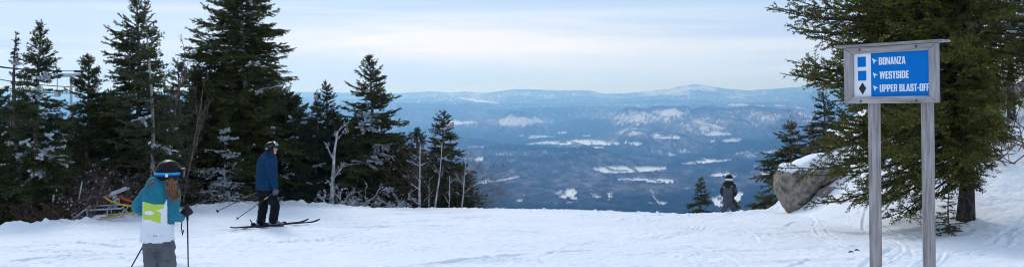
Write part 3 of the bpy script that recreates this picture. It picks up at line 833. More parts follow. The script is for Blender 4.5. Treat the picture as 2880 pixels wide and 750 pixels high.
# ------------------------------------------------------------------ valley and mountains
SKY = np.array([(-900, 262), (0, 258), (400, 262), (900, 262), (1100, 267), (1213, 260), (1273, 264), (1309, 261), (1362, 265), (1452, 254), (1517, 255), (1577, 258),
                (1625, 257), (1660, 258), (1700, 267), (1760, 265), (1819, 260), (1879, 254), (1920, 245), (1945, 240.5), (1965, 240.5), (1986, 244), (2034, 252), (2105, 258),
                (2153, 254), (2207, 251), (2272, 245), (2400, 250), (2600, 256), (3900, 262)], float)
HILLS = [  # px, crest row, distance, half width px, half depth m
    (1465, 325, 12200, 58, 500), (1400, 340, 13500, 60, 900),
    (1790, 322, 12000, 50, 900), (1885, 315, 11900, 60, 1000), (1985, 318, 12600, 70, 1100), (2100, 312, 13000, 85, 1300), (2205, 320, 12600, 60, 1100), (2040, 338, 11000, 55, 800),
    (2165, 330, 11500, 45, 700), (1960, 345, 10600, 60, 700), (1785, 369, 9300, 36, 500), (1870, 374, 9500, 60, 600), (1250, 345, 14500, 90, 1500),
    (1690, 345, 13500, 90, 1500), (2260, 340, 11000, 70, 900),
    (1180, 392, 9000, 160, 900), (1450, 418, 7300, 150, 700), (1620, 422, 7200, 120, 700), (2130, 405, 8400, 110, 700), (2300, 390, 8600, 130, 900),
    (1250, 500, 5000, 90, 500), (2150, 470, 6000, 100, 500)]


def valley_z(X, Y):
    px = CX + F * X / Y
    z = -500 + 70 * fbm(X / 2200, Y / 2600, 5, 3) + 34 * fbm(X / 600, Y / 800, 4, 8)
    hz = np.zeros_like(z)
    for (hx, hy, D, hw, hd) in HILLS:
        cr = (HZ - hy) / F * D
        x0 = (hx - CX) / F * D; sx = hw / F * D
        e = ((X - x0) / sx) ** 2 / 2 + ((Y - D) / hd) ** 2 / 2
        h = (cr + 500) * np.exp(-np.power(e, 1.6)) * (1 + .5 * fbm(X / 420, Y / 700, 4, 91))
        hz = np.maximum(hz, h) + .12 * np.minimum(hz, h)
    z = z + hz
    # far ranges, nearest first
    for (D, w, dpy, amp, sd) in ((15500, 900, 46, 17, 1), (17000, 900, 38, 14, 5), (19000, 1000, 29, 11, 2), (22500, 1500, 18, 5, 3), (27000, 2300, 0, 0, 4)):
        prof = np.interp(px, SKY[:, 0], SKY[:, 1]) * (1 if dpy < 20 else 0) + (262 if dpy >= 20 else 0)
        prof = prof + dpy + amp * 2 * fbm(px / 210. + sd * 7, px * 0 + sd, 4, 13 + sd) + 1.6 * fbm(px / 22., px * 0 + sd, 3, 33)
        cr = (HZ - prof) / F * D
        ridge = np.exp(-((Y - D) / w) ** 2)
        spur = 1 + .65 * fbm(X / 1500, Y / 2600, 5, 55 + sd) * (1 - ridge)
        z = np.maximum(z, -500 + (cr + 500) * ridge * spur)
    return z


FIELDS = [  # pixel outlines in the photograph of open snowfields (located on the terrain where they are seen)
    [(1225, 341), (1262, 337), (1290, 342), (1338, 344), (1344, 349), (1300, 352), (1272, 355), (1245, 350)],
    [(1342, 517), (1360, 508), (1392, 511), (1430, 501), (1462, 498), (1463, 503), (1420, 513), (1370, 520), (1340, 522)],
    [(1557, 546), (1572, 541), (1585, 546), (1592, 534), (1612, 533), (1622, 545), (1615, 556), (1625, 560), (1620, 568), (1605, 567), (1600, 560), (1588, 565), (1578, 562), (1570, 553)],
    [(1664, 550), (1678, 549), (1677, 554), (1668, 553)], [(1675, 560), (1692, 558), (1690, 563), (1678, 563)], [(1709, 548), (1722, 543), (1728, 548), (1716, 552), (1716, 570), (1710, 568)],
    [(1452, 567), (1464, 565), (1477, 570), (1470, 573), (1454, 573)],
    [(1665, 474), (1710, 471), (1755, 468), (1780, 474), (1793, 487), (1760, 491), (1700, 490), (1668, 482)],
    [(1783, 473), (1820, 470), (1876, 473), (1876, 484), (1830, 485), (1798, 489)],
    [(1735, 507), (1790, 503), (1850, 505), (1892, 506), (1895, 521), (1850, 519), (1800, 513), (1740, 513)],
    [(1918, 462), (1960, 455), (2030, 452), (2058, 450), (2052, 456), (1990, 462), (1925, 468)],
    [(1986, 497), (2020, 490), (2052, 488), (2050, 497), (2010, 501)],
    [(2140, 489), (2166, 486), (2168, 496), (2145, 500)],
    [(1996, 562), (2030, 551), (2060, 549), (2074, 540), (2088, 546), (2084, 566), (2070, 580), (2030, 588), (2012, 584)],
    [(1837, 387), (1905, 385), (1912, 390), (1905, 394), (1850, 391)],
    [(2030, 396), (2060, 391), (2088, 393), (2080, 402), (2040, 405)],
    [(1980, 380), (2010, 371), (2050, 376), (2055, 382), (1990, 384)],
    [(2068, 434), (2105, 428), (2106, 431), (2072, 437)], [(2147, 431), (2183, 423), (2184, 428), (2150, 435)],
    [(1285, 275), (1330, 277), (1402, 292), (1404, 295), (1350, 289), (1300, 281)],
    [(2043, 297), (2080, 294), (2111, 296), (2100, 300), (2050, 300)], [(2117, 298), (2150, 299), (2148, 303), (2120, 301)],
    [(2177, 296), (2216, 298), (2210, 301), (2180, 300)], [(2237, 303), (2263, 305), (2262, 308), (2240, 307)],
    [(1482, 389), (1512, 388), (1510, 392), (1485, 393)], [(1565, 374), (1592, 373), (1592, 378), (1570, 379)],
    [(1660, 336), (1672, 336), (1672, 339), (1660, 339)], [(1470, 409), (1530, 399), (1570, 401), (1560, 407), (1500, 410)],
    [(1600, 396), (1660, 395), (1700, 397), (1700, 411), (1650, 411), (1620, 404)], [(1560, 405), (1615, 404), (1605, 410), (1570, 410)],
    [(1700, 400), (1740, 404), (1745, 409), (1700, 412)], [(1772, 405), (1795, 401), (1808, 406), (1800, 411), (1776, 409)],
]
SPECKLE = [  # clearings broken by trees and houses: cx, cy, rx, ry, strength
    (1592, 552, 34, 17, .9), (1678, 556, 20, 6, .8), (1718, 555, 10, 14, .75), (1580, 404, 120, 11, .8), (1888, 438, 22, 9, .85), (1990, 455, 60, 12, .55),
    (2000, 402, 30, 14, .6), (1260, 412, 60, 4, .6), (1600, 415, 60, 5, .6), (1350, 448, 30, 16, .55), (1845, 383, 30, 8, .55), (1530, 388, 60, 4, .5),
    (2050, 499, 45, 6, .5), (1895, 513, 30, 8, .5), (1730, 398, 60, 7, .6), (1360, 520, 20, 6, .6), (1340, 417, 60, 3, .7), (1680, 418, 30, 5, .8), (1500, 385, 80, 4, .7), (1775, 330, 60, 3, .5), (1730, 350, 40, 3, .6), (2110, 350, 60, 3, .5), (1600, 575, 20, 4, .6), (1500, 560, 12, 3, .6), (1700, 570, 30, 5, .6), (1930, 535, 40, 5, .5), (2120, 470, 30, 5, .6), (1845, 430, 30, 5, .6), (1780, 405, 45, 7, .6), (1860, 575, 22, 8, .6), (1640, 384, 40, 5, .4)]
HARDW = [  # snowy hardwood slopes: cx, cy, rx, ry, strength
    (1466, 345, 74, 11, 1.3), (1800, 335, 90, 16, .8), (1885, 322, 45, 12, 1.1), (2020, 350, 110, 24, .9), (2165, 337, 34, 12, 1.2), (1785, 378, 40, 12, 1.0),
    (2090, 325, 90, 12, .7), (1870, 262, 120, 12, 1.0), (1956, 252, 60, 11, 1.1), (2060, 272, 90, 9, .6), (1300, 268, 90, 8, .6), (1600, 266, 60, 7, .7), (1230, 272, 80, 10, .45), (1350, 280, 120, 14, .6), (1480, 268, 120, 12, .4), (1640, 268, 90, 12, .8),
    (2160, 275, 120, 14, .35), (1300, 440, 90, 18, .35), (1900, 430, 80, 16, .25), (2250, 330, 80, 20, .6), (1540, 275, 30, 6, .8), (1700, 330, 60, 12, .4), (2100, 440, 60, 12, .25), (1440, 437, 110, 9, .3), (1780, 300, 160, 8, .3), (1960, 275, 200, 9, .45), (1900, 350, 160, 8, .35), (1530, 355, 90, 8, .2), (2080, 380, 80, 10, .3)]


def build_valley():
    pxs = np.concatenate([np.linspace(-1000, -60, 40), np.arange(-60, 1080, 12), np.arange(1080, 2330, 1.9), np.arange(2330, 2950, 14), np.linspace(2960, 4000, 40)])
    ys = list(np.linspace(118, 3400, 34))
    while ys[-1] < 31000: ys.append(ys[-1] * 1.0031)
    ys = np.array(ys)
    PX, YY = np.meshgrid(pxs, ys)
    XX = (PX - CX) / F * YY
    Z = valley_z(XX, YY)
    w = sstep(120, 2000, YY)
    near = ground(XX, YY * 0 + 119.) * 0 + ground((PX - CX) / F * 119., YY * 0 + 119.) - 1.5
    Z = np.where(YY < 2000, near * (1 - w) + Z * w, Z)
    PY = HZ - F * Z / YY
    rs = np.random.default_rng(3)
    # outlines of clearings get ragged edges
    ex = PX + 5 * fbm(XX / 60, YY / 160, 3, 101) * 2; ey = PY + 2.4 * fbm(XX / 70, YY / 190, 3, 111)
    field = np.zeros(PX.shape, bool)
    for p in FIELDS: field |= in_poly(ex, ey, p)
    cell = fbm(XX / 55, YY / 120, 3, 121)
    for (cx, cy, rx, ry, s) in SPECKLE:
        e = np.exp(-(((PX - cx) / rx) ** 2 + ((PY - cy) / ry) ** 2))
        field |= (cell + .5) * e * 1.9 > (1.12 - s * .42)
    # a few hedgerow trees left standing in the fields
    # the winding farm road and the curved lane round the field
    def line(pts, wd):
        m = np.zeros(PX.shape, bool)
        for (a, b), (c, d) in zip(pts[:-1], pts[1:]):
            L2 = (c - a) ** 2 + (d - b) ** 2
            t = np.clip(((PX - a) * (c - a) + (PY - b) * (d - b)) / L2, 0, 1)
            m |= np.hypot(PX - a - t * (c - a), PY - b - t * (d - b)) < wd
        return m
    road = line([(1830, 541), (1838, 548), (1836, 556), (1844, 566), (1858, 577), (1870, 583)], 1.6) | line([(1822, 575), (1840, 578)], 2)
    road |= line([(1842, 386), (1846, 375), (1858, 374), (1880, 380), (1912, 388)], .9) | line([(1388, 338), (1396, 341)], .8)
    road |= line([(1716, 545), (1712, 556), (1710, 568)], 1.3) | line([(1575, 540), (1590, 548), (1600, 560)], 1.6)
    hedge = line([(1757, 468), (1772, 474), (1785, 482), (1796, 492)], 1.1) | line([(1720, 482), (1745, 483), (1765, 484)], .8)
    lone = fbm(XX / 26, YY / 60, 2, 201) > .27
    field = (field | road) & ~hedge & ~lone
    hard = np.clip(4.5 * fbm(XX / 800, YY / 1500, 6, 131) + .18, 0, .9); hard = np.clip(hard + sstep(14500, 17000, YY) * (.15 + 2.5 * fbm(XX / 600, YY / 1200, 5, 161)), 0, 1)
    snowy = np.zeros(PX.shape)
    for (cx, cy, rx, ry, s) in HARDW:
        e = s * np.exp(-(((PX - cx) / rx) ** 2 + ((PY - cy) / ry) ** 2))
        snowy = np.maximum(snowy, e)
    hard = np.clip(hard + snowy * 1.5, 0, 1) * np.clip(.75 + 3.0 * fbm(XX / 60, YY / 130, 3, 181), .15, 1.4); hard = np.clip(hard, 0, 1)
    k = 7
    ahead = np.zeros_like(Z); behind = np.zeros_like(Z)
    ahead[:-k] = Z[:-k] - Z[k:]; behind[k:] = Z[k:] - Z[:-k]
    dist = np.maximum(YY, 1)
    crest = sstep(.000, .012, ahead / (dist * .022)) * (YY > 8000)          # just past a crest: evergreen tone, darkness painted in to shade the ridge
    face = sstep(.02, .16, behind / (dist * .022)) * (YY > 8000)            # slopes turned this way: hardwood tone, painted lighter as if lit
    hard = np.clip(hard * (1 - .45 * crest) + .30 * face, 0, 1); snowy = snowy * (1 - .6 * crest)
    patch = fbm(XX / 330, YY / 800, 4, 141)
    snowy = np.clip(snowy * (.72 + 2.6 * patch), 0, 1)
    rnd = rs.random(PX.shape)
    con = np.array([.014, .027, .026]); hw = np.array([.145, .130, .140]); sn = np.array([.80, .82, .86])
    C = con[None, None] * (1 - hard[..., None]) + hw[None, None] * hard[..., None]
    C = C * np.clip(.6 + .5 * rnd + 2.2 * fbm(XX / 38, YY / 90, 3, 191), .25, 2.2)[..., None]
    snowy = np.maximum(snowy, sstep(14500, 17000, YY) * np.clip(-.02 + 1.1 * fbm(XX / 700, YY / 1100, 5, 171), 0, .4) * (1 - crest) * (.4 + .9 * face))
    grain = .55 * rs.random(PX.shape) + .9 * (fbm(XX / 45, YY / 110, 3, 151) + .5) - .22
    s2 = np.where(grain < snowy * .78, .78, snowy * .18)
    thin = (rs.random(PX.shape) < .05 * hard) * .14
    s2 = np.maximum(s2, thin)
    C = C * (1 - s2[..., None]) + sn[None, None] * s2[..., None]
    C[field] = sn
    # canopy: trees stand 8-16 m over the open ground
    can = np.where(field, 0, 5 + 9 * rs.random(PX.shape) ** 1.3) * sstep(1500, 2500, YY)
    can = can * (1 + YY / 16000.)
    Z = Z + can
    me = np_mesh('valley_ground', np.stack([XX, YY, Z], -1), grid_faces(len(ys), len(pxs)), 4)
    ca = me.color_attributes.new('cover', 'FLOAT_COLOR', 'POINT')
    rgba = np.ones((C.shape[0] * C.shape[1], 4), np.float32); rgba[:, :3] = C.reshape(-1, 3)
    ca.data.foreach_set('color', rgba.ravel())
    m = bpy.data.materials.new('forested_valley'); m.use_nodes = True
    b = m.node_tree.nodes['Principled BSDF']; b.inputs['Roughness'].default_value = 1; b.inputs['Specular IOR Level'].default_value = 0
    a = m.node_tree.nodes.new('ShaderNodeAttribute'); a.attribute_name = 'cover'
    m.node_tree.links.new(a.outputs['Color'], b.inputs['Base Color'])
    o = link('valley_terrain', me, m)
    tag(o, 'wooded valley with snowfields running back to the mountain ranges', 'terrain', kind='structure')
    return


build_valley()


def valley_hit(px, py):
    Ys = np.geomspace(3000, 30000, 4000)
    X = (px - CX) / F * Ys
    z = valley_z(X, Ys); zl = (HZ - py) / F * Ys
    i = int(np.argmax(zl <= z))
    return Vector((X[i], Ys[i], float(z[i])))


def make_house(loc, wallm, roofm, s, rz, label, cat, name='farmhouse'):
    root = empty(name, loc, label, cat, 'far farm buildings in the valley', rz)
    bm = bmesh.new()
    w, d, h = 14 * s, 9 * s, 5 * s
    vs = [bm.verts.new(p) for p in ((-w / 2, -d / 2, 0), (w / 2, -d / 2, 0), (w / 2, d / 2, 0), (-w / 2, d / 2, 0), (-w / 2, -d / 2, h), (w / 2, -d / 2, h), (w / 2, d / 2, h), (-w / 2, d / 2, h), (-w / 2, 0, h + d * .4), (w / 2, 0, h + d * .4))]
    for f in ((0, 1, 5, 4), (2, 3, 7, 6), (1, 2, 6, 9, 5), (3, 0, 4, 8, 7)): bm.faces.new([vs[i] for i in f])
    link('wall', bm_mesh('wall', bm), M[wallm], root)
    bm = bmesh.new()
    for sgn in (-1, 1):
        a = math.atan2(d * .4, d / 2)
        box_bm(bm, Vector((0, sgn * d * .27, h + d * .2)), (w * 1.1, d * .72, .4 * s), Matrix.Rotation(-sgn * a, 3, 'X'))
    link('roof', bm_mesh('roof', bm), M[roofm], root)
    return root


HS = [(1868, 482, 'barn_red', 'dark_roof', 1.6, 'red barn at the right end of the biggest snowfield', 'barn'),
      (1846, 480, 'barn_red', 'snow_cap', 1.2, 'small red outbuilding beside the red barn on the big snowfield', 'barn'),
      (1853, 511, 'barn_red', 'snow_cap', 1.5, 'reddish barn on the lower of the two middle snowfields', 'barn'),
      (1884, 514, 'house_wall', 'dark_roof', 1.1, 'brown farmhouse at the right end of the lower middle snowfield', 'house'),
      (1462, 570, 'house_pale', 'snow_cap', 1.3, 'pale house alone in a tiny clearing at the valley bottom', 'house'),
      (1712, 549, 'house_pale', 'snow_cap', 1.1, 'pale house in the narrow clearing left of the winding road', 'house'),
      (1582, 545, 'house_wall', 'dark_roof', 1.2, 'dark roofed house in the speckled clearing near the valley bottom', 'house'),
      (1603, 556, 'house_pale', 'snow_cap', 1.2, 'pale house at the foot of the speckled clearing', 'house'),
      (1672, 553, 'house_pale', 'dark_roof', 1.3, 'dark roofed pale house in the small clearing right of the speckled one', 'house'),
      (1688, 560, 'house_wall', 'dark_roof', 1.1, 'brown house just below the dark roofed pale house in a small clearing', 'house'),
      (1838, 577, 'house_pale', 'dark_roof', 1.1, 'pale house beside the bend of the winding road', 'house'),
      (1955, 459, 'house_wall', 'dark_roof', 1.6, 'brown farm on the slanting snowfield right of centre', 'house')]
for i, (px, py, wm, rm, s, lb, ct) in enumerate(HS):
    make_house(valley_hit(px, py), wm, rm, s * 1.1, .5 + i * 1.3, lb, ct, 'barn' if ct == 'barn' else 'farmhouse')

# ------------------------------------------------------------------ conifers
def tubes(P0, P1, r0, r1, sides=4):
    """many separate tapered prisms in one mesh: returns vertices, quads"""
    P0 = np.asarray(P0, float).reshape(-1, 3); P1 = np.asarray(P1, float).reshape(-1, 3)
    r0 = np.broadcast_to(r0, len(P0)); r1 = np.broadcast_to(r1, len(P0))
    d = unit(P1 - P0)
    ref = np.where(np.abs(d[:, 2:3]) > .9, np.array([[1., 0, 0]]), np.array([[0, 0, 1.]]))
    u = unit(np.cross(d, ref)); v = np.cross(d, u)
    a = np.arange(sides) / sides * 2 * math.pi
    ring = np.cos(a)[None, :, None] * u[:, None] + np.sin(a)[None, :, None] * v[:, None]
    A = P0[:, None] + ring * r0[:, None, None]; B = P1[:, None] + ring * r1[:, None, None]
    V = np.concatenate([A, B], 1).reshape(-1, 3)
    k = np.arange(sides); q = np.stack([k, (k + 1) % sides, (k + 1) % sides + sides, k + sides], -1)
    Fc = (np.arange(len(P0))[:, None, None] * 2 * sides + q[None]).reshape(-1, 4)
    return V, Fc


def needles(O, D, L, rng, step, nl, nw, per=3, up=.25):
    n = np.maximum(1, (L / step).astype(int))
    idx = np.repeat(np.arange(len(L)), n * per)
    tot = len(idx)
    t = rng.random(tot) * L[idx] * 1.02
    d = D[idx]
    rnd = rng.normal(size=(tot, 3)) * np.array([1, 1, .75]) + np.array([0, 0, up])
    perp = unit(rnd - d * np.sum(rnd * d, -1, keepdims=True))
    nd = unit(d * (.55 + .4 * rng.random((tot, 1))) + perp * .8)
    side = unit(np.cross(nd, rng.normal(size=(tot, 3))))
    b = O[idx] + d * t[:, None]
    ln = nl * (.65 + .6 * rng.random((tot, 1))); w = nw * (.7 + .6 * rng.random((tot, 1))) / 2
    mid = b + nd * ln * .45
    V = np.stack([b, mid + side * w, b + nd * ln, mid - side * w], 1).reshape(-1, 3)
    return V


def laterals(O, D, L, N, rng, spacing, ratio, ang, base=.03, maxl=9., start=.12, rag=.35, droop=.1):
    n = np.maximum(1, (L / spacing).astype(int))
    idx = np.repeat(np.arange(len(L)), n)
    t = (start + (1 - start) * rng.random(len(idx))) * L[idx]
    sg = np.where(rng.random(len(idx)) < .5, -1., 1.)[:, None]
    rem = L[idx] - t
    l = np.minimum(ratio * rem + base, maxl) * (1 - rag + rag * 1.5 * rng.random(len(idx)))
    S = np.cross(D[idx], N[idx])
    a = ang + rng.normal(size=len(idx)) * .18
    nd = D[idx] * np.cos(a)[:, None] + sg * S * np.sin(a)[:, None] + N[idx] * rng.normal(size=(len(idx), 1)) * .16
    nd[:, 2] -= droop
    nd = unit(nd)
    nn = unit(N[idx] - nd * np.sum(N[idx] * nd, -1, keepdims=True) + rng.normal(size=(len(idx), 3)) * .12)
    return O[idx] + D[idx] * t[:, None], nd, l, nn


def make_spruce(name, label, cat, px, topy, Y, half, seed, leaf='needle_dark', group=None, clear=.03, spacing=.135, nb=10, frost=0, frost_r=(.12, .32),
                shape=.75, thin=1., droop=.28, needle=(.052, .019), step=.023, lat=.07, asym=None, sub=True, trunk=None, bark='bark', lean=0., leader=.35, per=3,
                basex=None, reach=None, el=(.9, .1, -.35), up=.28, maxlat=.55, extra=None, tuft=.26, ldroop=.10, base_dz=-.12, frost_list=None, subs=.075, subratio=.42, dead_low=0):
    rng = np.random.default_rng(seed)
    X = (px - CX) / F * Y; zb = gz(X, Y) + base_dz
    h = (HZ - topy) / F * Y - zb; r = half / F * Y
    if trunk is None: trunk = .018 * h + .01
    root = empty(name, (X, Y, zb), label, cat, group)
    # trunk
    nseg = 9
    s = np.linspace(0, 1, nseg)
    tp = np.stack([lean * h * s ** 1.5 + .012 * h * np.sin(s * 5 + seed), .01 * h * np.sin(s * 4 + 2 * seed), s * h], -1)
    tr = trunk * (1 - s) ** .85 + .006
    tr[0] *= 1.2
    link_trunk = tube_obj('trunk', tp, tr, M[bark], root, 9, seed, .04)
    # first order branches
    zs = []
    z = clear * h
    while z < h - .12:
        u = 1 - z / h
        zs.append((z, int(max(3, nb * (.55 + .45 * min(1, u * 3))))))
        z += spacing * (.55 + .9 * (1 - u) ** .0) * (.45 + .55 * min(1, u * 2.2)) * (.8 + .4 * rng.random())
    zz = np.concatenate([np.full(n, a) for a, n in zs]); zz = zz + rng.normal(size=len(zz)) * spacing * .3
    zz = np.clip(zz, clear * h, h - .05)
    az = rng.random(len(zz)) * 2 * math.pi
    u = 1 - zz / h
    prof = np.minimum(1, (u / .80)) ** shape * (1 - .25 * np.clip((u - .85) / .15, 0, 1))
    L = r * prof * (.55 + .55 * rng.random(len(zz)) ** .7) * 1.05
    L *= 1 + .22 * np.sin(az * 2 + seed) * np.sin(zz * 2.1 + seed * 1.3) + .15 * np.sin(az * 3 + zz * 1.1 + seed)
    if asym is not None: L *= asym(az, zz, u)
    L = np.maximum(L, .08)
    keep = rng.random(len(zz)) < thin
    zz, az, u, L = zz[keep], az[keep], u[keep], L[keep]
    e0, e1, e2 = el
    ela = np.interp(u, [0, .35, 1], [e0, e1, e2]) + rng.normal(size=len(u)) * .12
    for (fy, tx, ty) in extra or []:        # single long boughs: row where they leave the trunk, tip column and row
        z0 = (HZ - fy) / F * Y - zb; dx = abs(tx - px) / F * Y; dz = (HZ - ty) / F * Y - zb - z0
        zz = np.append(zz, z0); az = np.append(az, (math.pi if tx < px else 0) + rng.normal() * .12); u = np.append(u, 1 - z0 / h)
        L = np.append(L, math.hypot(dx, dz)); ela = np.append(ela, math.atan2(dz, dx) + .12)
    dh = np.stack([np.cos(az), np.sin(az), 0 * az], -1)
    tb = np.stack([np.interp(zz, tp[:, 2], tp[:, 0]), np.interp(zz, tp[:, 2], tp[:, 1]), zz], -1)
    # the branch as short straight pieces so it can droop and turn up at the tip
    K = 4
    O = []; D = []; LL = []; RW0 = []; RW1 = []; pos = tb.copy(); rem = []
    rw = .011 * L + .004
    kink = rng.normal(size=(len(L), 2)) * .14
    for k in range(K):
        f = (k + .5) / K
        ee = ela - droop * np.sin(f * 2.4) + up * f * f * 1.5
        a2 = az + kink[:, 0] * f * 2
        d = np.stack([np.cos(a2) * np.cos(ee), np.sin(a2) * np.cos(ee), np.sin(ee)], -1)
        O.append(pos.copy()); D.append(d); LL.append(L / K)
        RW0.append(rw * (1 - k / K) + .002); RW1.append(rw * (1 - (k + 1) / K) + .002)
        rem.append(L * (1 - (k + 1) / K))
        pos = pos + d * (L / K)[:, None]
    O = np.concatenate(O); D = np.concatenate(D); LL = np.concatenate(LL); REM = np.concatenate(rem)
    woodV, woodF = tubes(O, O + D * LL[:, None], np.concatenate(RW0), np.concatenate(RW1), 4)
    # laterals along every piece; length follows what remains of the branch
    n = np.maximum(1, np.round(LL / lat)).astype(int)
    inner = np.tile(np.arange(K), 1).repeat(len(L)) == 0
    idx = np.repeat(np.arange(len(LL)), n)
    t = rng.random(len(idx)) * LL[idx]
    ok = ~(inner[idx] & (rng.random(len(idx)) < .55))
    idx, t = idx[ok], t[ok]
    remain = REM[idx] + LL[idx] - t
    l = np.minimum(.50 * remain + .06, maxlat) * (.6 + .55 * rng.random(len(idx)))
    sg = np.where(rng.random(len(idx)) < .5, -1., 1.)[:, None]
    N = unit(np.array([[0, 0, 1.]]) - D * D[:, 2:3])
    S = np.cross(D, N)
    a = .85 + rng.normal(size=len(idx)) * .2
    ld = D[idx] * np.cos(a)[:, None] + sg * S[idx] * np.sin(a)[:, None] + N[idx] * (rng.normal(size=(len(idx), 1)) * tuft)
    ld[:, 2] -= ldroop
    ld = unit(ld); lo = O[idx] + D[idx] * t[:, None]
    ln = unit(N[idx] - ld * np.sum(N[idx] * ld, -1, keepdims=True))
    axO, axD, axL = [lo], [ld], [l]
    outer = ~inner
    axO.append(O[outer]); axD.append(D[outer]); axL.append(LL[outer])
    thinV, thinF = tubes(lo, lo + ld * l[:, None] * .8, .003, .0012, 3)
    if sub:
        big = l > .12
        o2, d2, l2, n2 = laterals(lo[big], ld[big], l[big], ln[big], rng, subs, subratio, .8, .035)
        axO.append(o2); axD.append(d2); axL.append(l2)
    # leader
    axO.append(np.array([[tp[-1, 0], tp[-1, 1], h - leader]])); axD.append(np.array([[0, 0, 1.]])); axL.append(np.array([leader]))
    AO = np.concatenate(axO); AD = np.concatenate(axD); AL = np.concatenate(axL)
    if dead_low:   # bare lower limbs keep their wood but carry no needles
        gone = (AO[:, 2] < dead_low * h) & (rng.random(len(AO)) < .93)
        AO, AD, AL = AO[~gone], AD[~gone], AL[~gone]
    fr = np.zeros(len(AO), bool)
    if frost or frost_list:
        rad = np.hypot(AO[:, 0], AO[:, 1])
        cand = np.where((AO[:, 1] < .15) & (rad > .25 * r * np.clip((1 - AO[:, 2] / h) * 1.3, .1, 1)) & (AO[:, 2] < .93 * h))[0]
        for c in rng.choice(cand, min(frost, len(cand)), replace=False) if frost else []:
            rr = rng.uniform(*frost_r)
            q = (AO - AO[c]) / np.array([rr, rr, rr * .5])
            fr |= (np.sum(q * q, -1) < 1) & (rng.random(len(AO)) < .8)
        for (fx, fy, frr, fry) in frost_list or []:
            zc = (HZ - fy) / F * Y - zb; xc = (fx - px) / F * Y
            q2 = ((AO[:, 0] - xc) / (frr / F * Y)) ** 2 + ((AO[:, 2] - zc) / (fry / F * Y)) ** 2
            fr |= (q2 < 1) & (AO[:, 1] < -.1) & (rng.random(len(AO)) < .72)
    V = needles(AO[~fr], AD[~fr], AL[~fr], rng, step, needle[0], needle[1], per)
    me = np_mesh('foliage', V, np.arange(len(V)).reshape(-1, 4), 4)
    link('foliage', me, M[leaf], root)
    if fr.any():
        V = needles(AO[fr] + np.array([0, -.015, .015]), AD[fr], AL[fr], rng, step * .8, needle[0] * 1.05, needle[1] * 2.3, per, up=.6)
        me = np_mesh('rime', V, np.arange(len(V)).reshape(-1, 4), 4)
        link('rime', me, M['rime'], root)
    VV = np.vstack([woodV, thinV]); 
    # 4-sided and 3-sided prisms share one mesh
    F3 = thinF + len(woodV)
    me = np_mesh('branches', VV, np.vstack([woodF, F3]), 4)
    link('branches', me, M['bark_dark'], root)
    return root


def copy_tree(o, loc, label, rz=0, sc=1, group=None):
    c = o.copy(); COL.objects.link(c); c.location = loc; c.rotation_euler = (0, 0, rz); c.scale = (sc, sc, sc)
    c['label'] = label
    if group: c['group'] = group
    for ch in o.children:
        k = ch.copy(); COL.objects.link(k); k.parent = c
    return c


LG = 'spruces at the left edge of the piste'
make_spruce('spruce_tree', 'slim bare-topped spruce poking up behind the leftmost big spruce', 'spruce', 48, 90, 25.5, 75, 1, 'needle_blue', LG, thin=.55, spacing=.24, frost=2, shape=1., clear=.1)
make_spruce('spruce_tree', 'leftmost big dark spruce with long leader and rime patches low down', 'spruce', 109, 58, 24, 140, 2, 'needle_dark', LG, frost=6, frost_r=(.07,.16), shape=.72, leader=.45, thin=.93,
            frost_list=[(118, 255, 12, 26), (158, 365, 13, 18), (112, 400, 9, 14), (155, 430, 12, 18), (130, 480, 18, 12), (90, 380, 10, 7), (42, 505, 16, 10), (85, 430, 10, 10)])
make_spruce('spruce_tree', 'dark spruce cut by the left edge of the picture', 'spruce', -45, 150, 23.5, 105, 3, 'needle_dark', LG, frost=3, frost_r=(.06,.14), shape=.7)
make_spruce('spruce_tree', 'narrow dark spruce between the leftmost big spruce and the tall one', 'spruce', 246, 150, 27, 125, 4, 'needle_dark', LG, frost=5, frost_r=(.06,.14), shape=.62)
make_spruce('spruce_tree', 'tall dense dark spruce with its crown leaning left behind the sparse grey-trunked one', 'spruce', 385, -14, 27.5, 178, 5, 'needle_dark', LG, frost=4, shape=.8,
            asym=lambda a, z, u: 1 - .22 * np.cos(a), spacing=.15)
make_spruce('spruce_tree', 'sparse spruce with straight grey trunk showing all the way down', 'spruce', 423, -14, 25.5, 150, 6, 'needle_dry', LG, frost=3, shape=.9, thin=.62, spacing=.19,
            trunk=.06, bark='bark_pale', nb=9, lat=.08, subs=.11, dead_low=.30, droop=.1, lean=-.012, leader=.6)
make_spruce('spruce_tree', 'biggest spruce behind the man in blue, olive green with scattered rime clumps', 'spruce', 690, -135, 33, 182, 7, 'needle_mid', LG, frost=34, frost_r=(.06, .15), shape=.42, clear=.06,
            trunk=.14, spacing=.15, nb=11, asym=lambda a, z, u: 1 - .12 * np.cos(a), bark='bark_pale')
make_spruce('spruce_tree', 'short spruce heavy with white rime between the girl and the man', 'spruce', 636, 312, 31.5, 104, 8, 'needle_mid', LG, shape=.8, leader=.4,
            frost_list=[(600, 420, 34, 12), (655, 395, 30, 18), (672, 425, 32, 18), (620, 488, 38, 17), (650, 470, 20, 12), (650, 510, 30, 14), (560, 455, 14, 14), (695, 440, 12, 14), (590, 530, 34, 9), (655, 545, 32, 12), (548, 425, 16, 8), (640, 372, 14, 7), (575, 480, 14, 8)])
make_spruce('spruce_tree', 'slender blue-green spruce just right of the man with rimed twigs', 'spruce', 835, 262, 33.5, 95, 9, 'needle_blue', LG, frost=20, shape=.8, thin=.9, frost_r=(.06, .14))
make_spruce('spruce_tree', 'middle one of three slender rimed spruces right of the man', 'spruce', 890, 255, 34, 88, 10, 'needle_blue', LG, frost=12, shape=.8, thin=.9, frost_r=(.06, .12))
make_spruce('spruce_tree', 'pointed rimed spruce directly behind the white forked snag', 'spruce', 917, 226, 34.5, 100, 11, 'needle_blue', LG, frost=10, shape=.8, frost_r=(.06, .12))
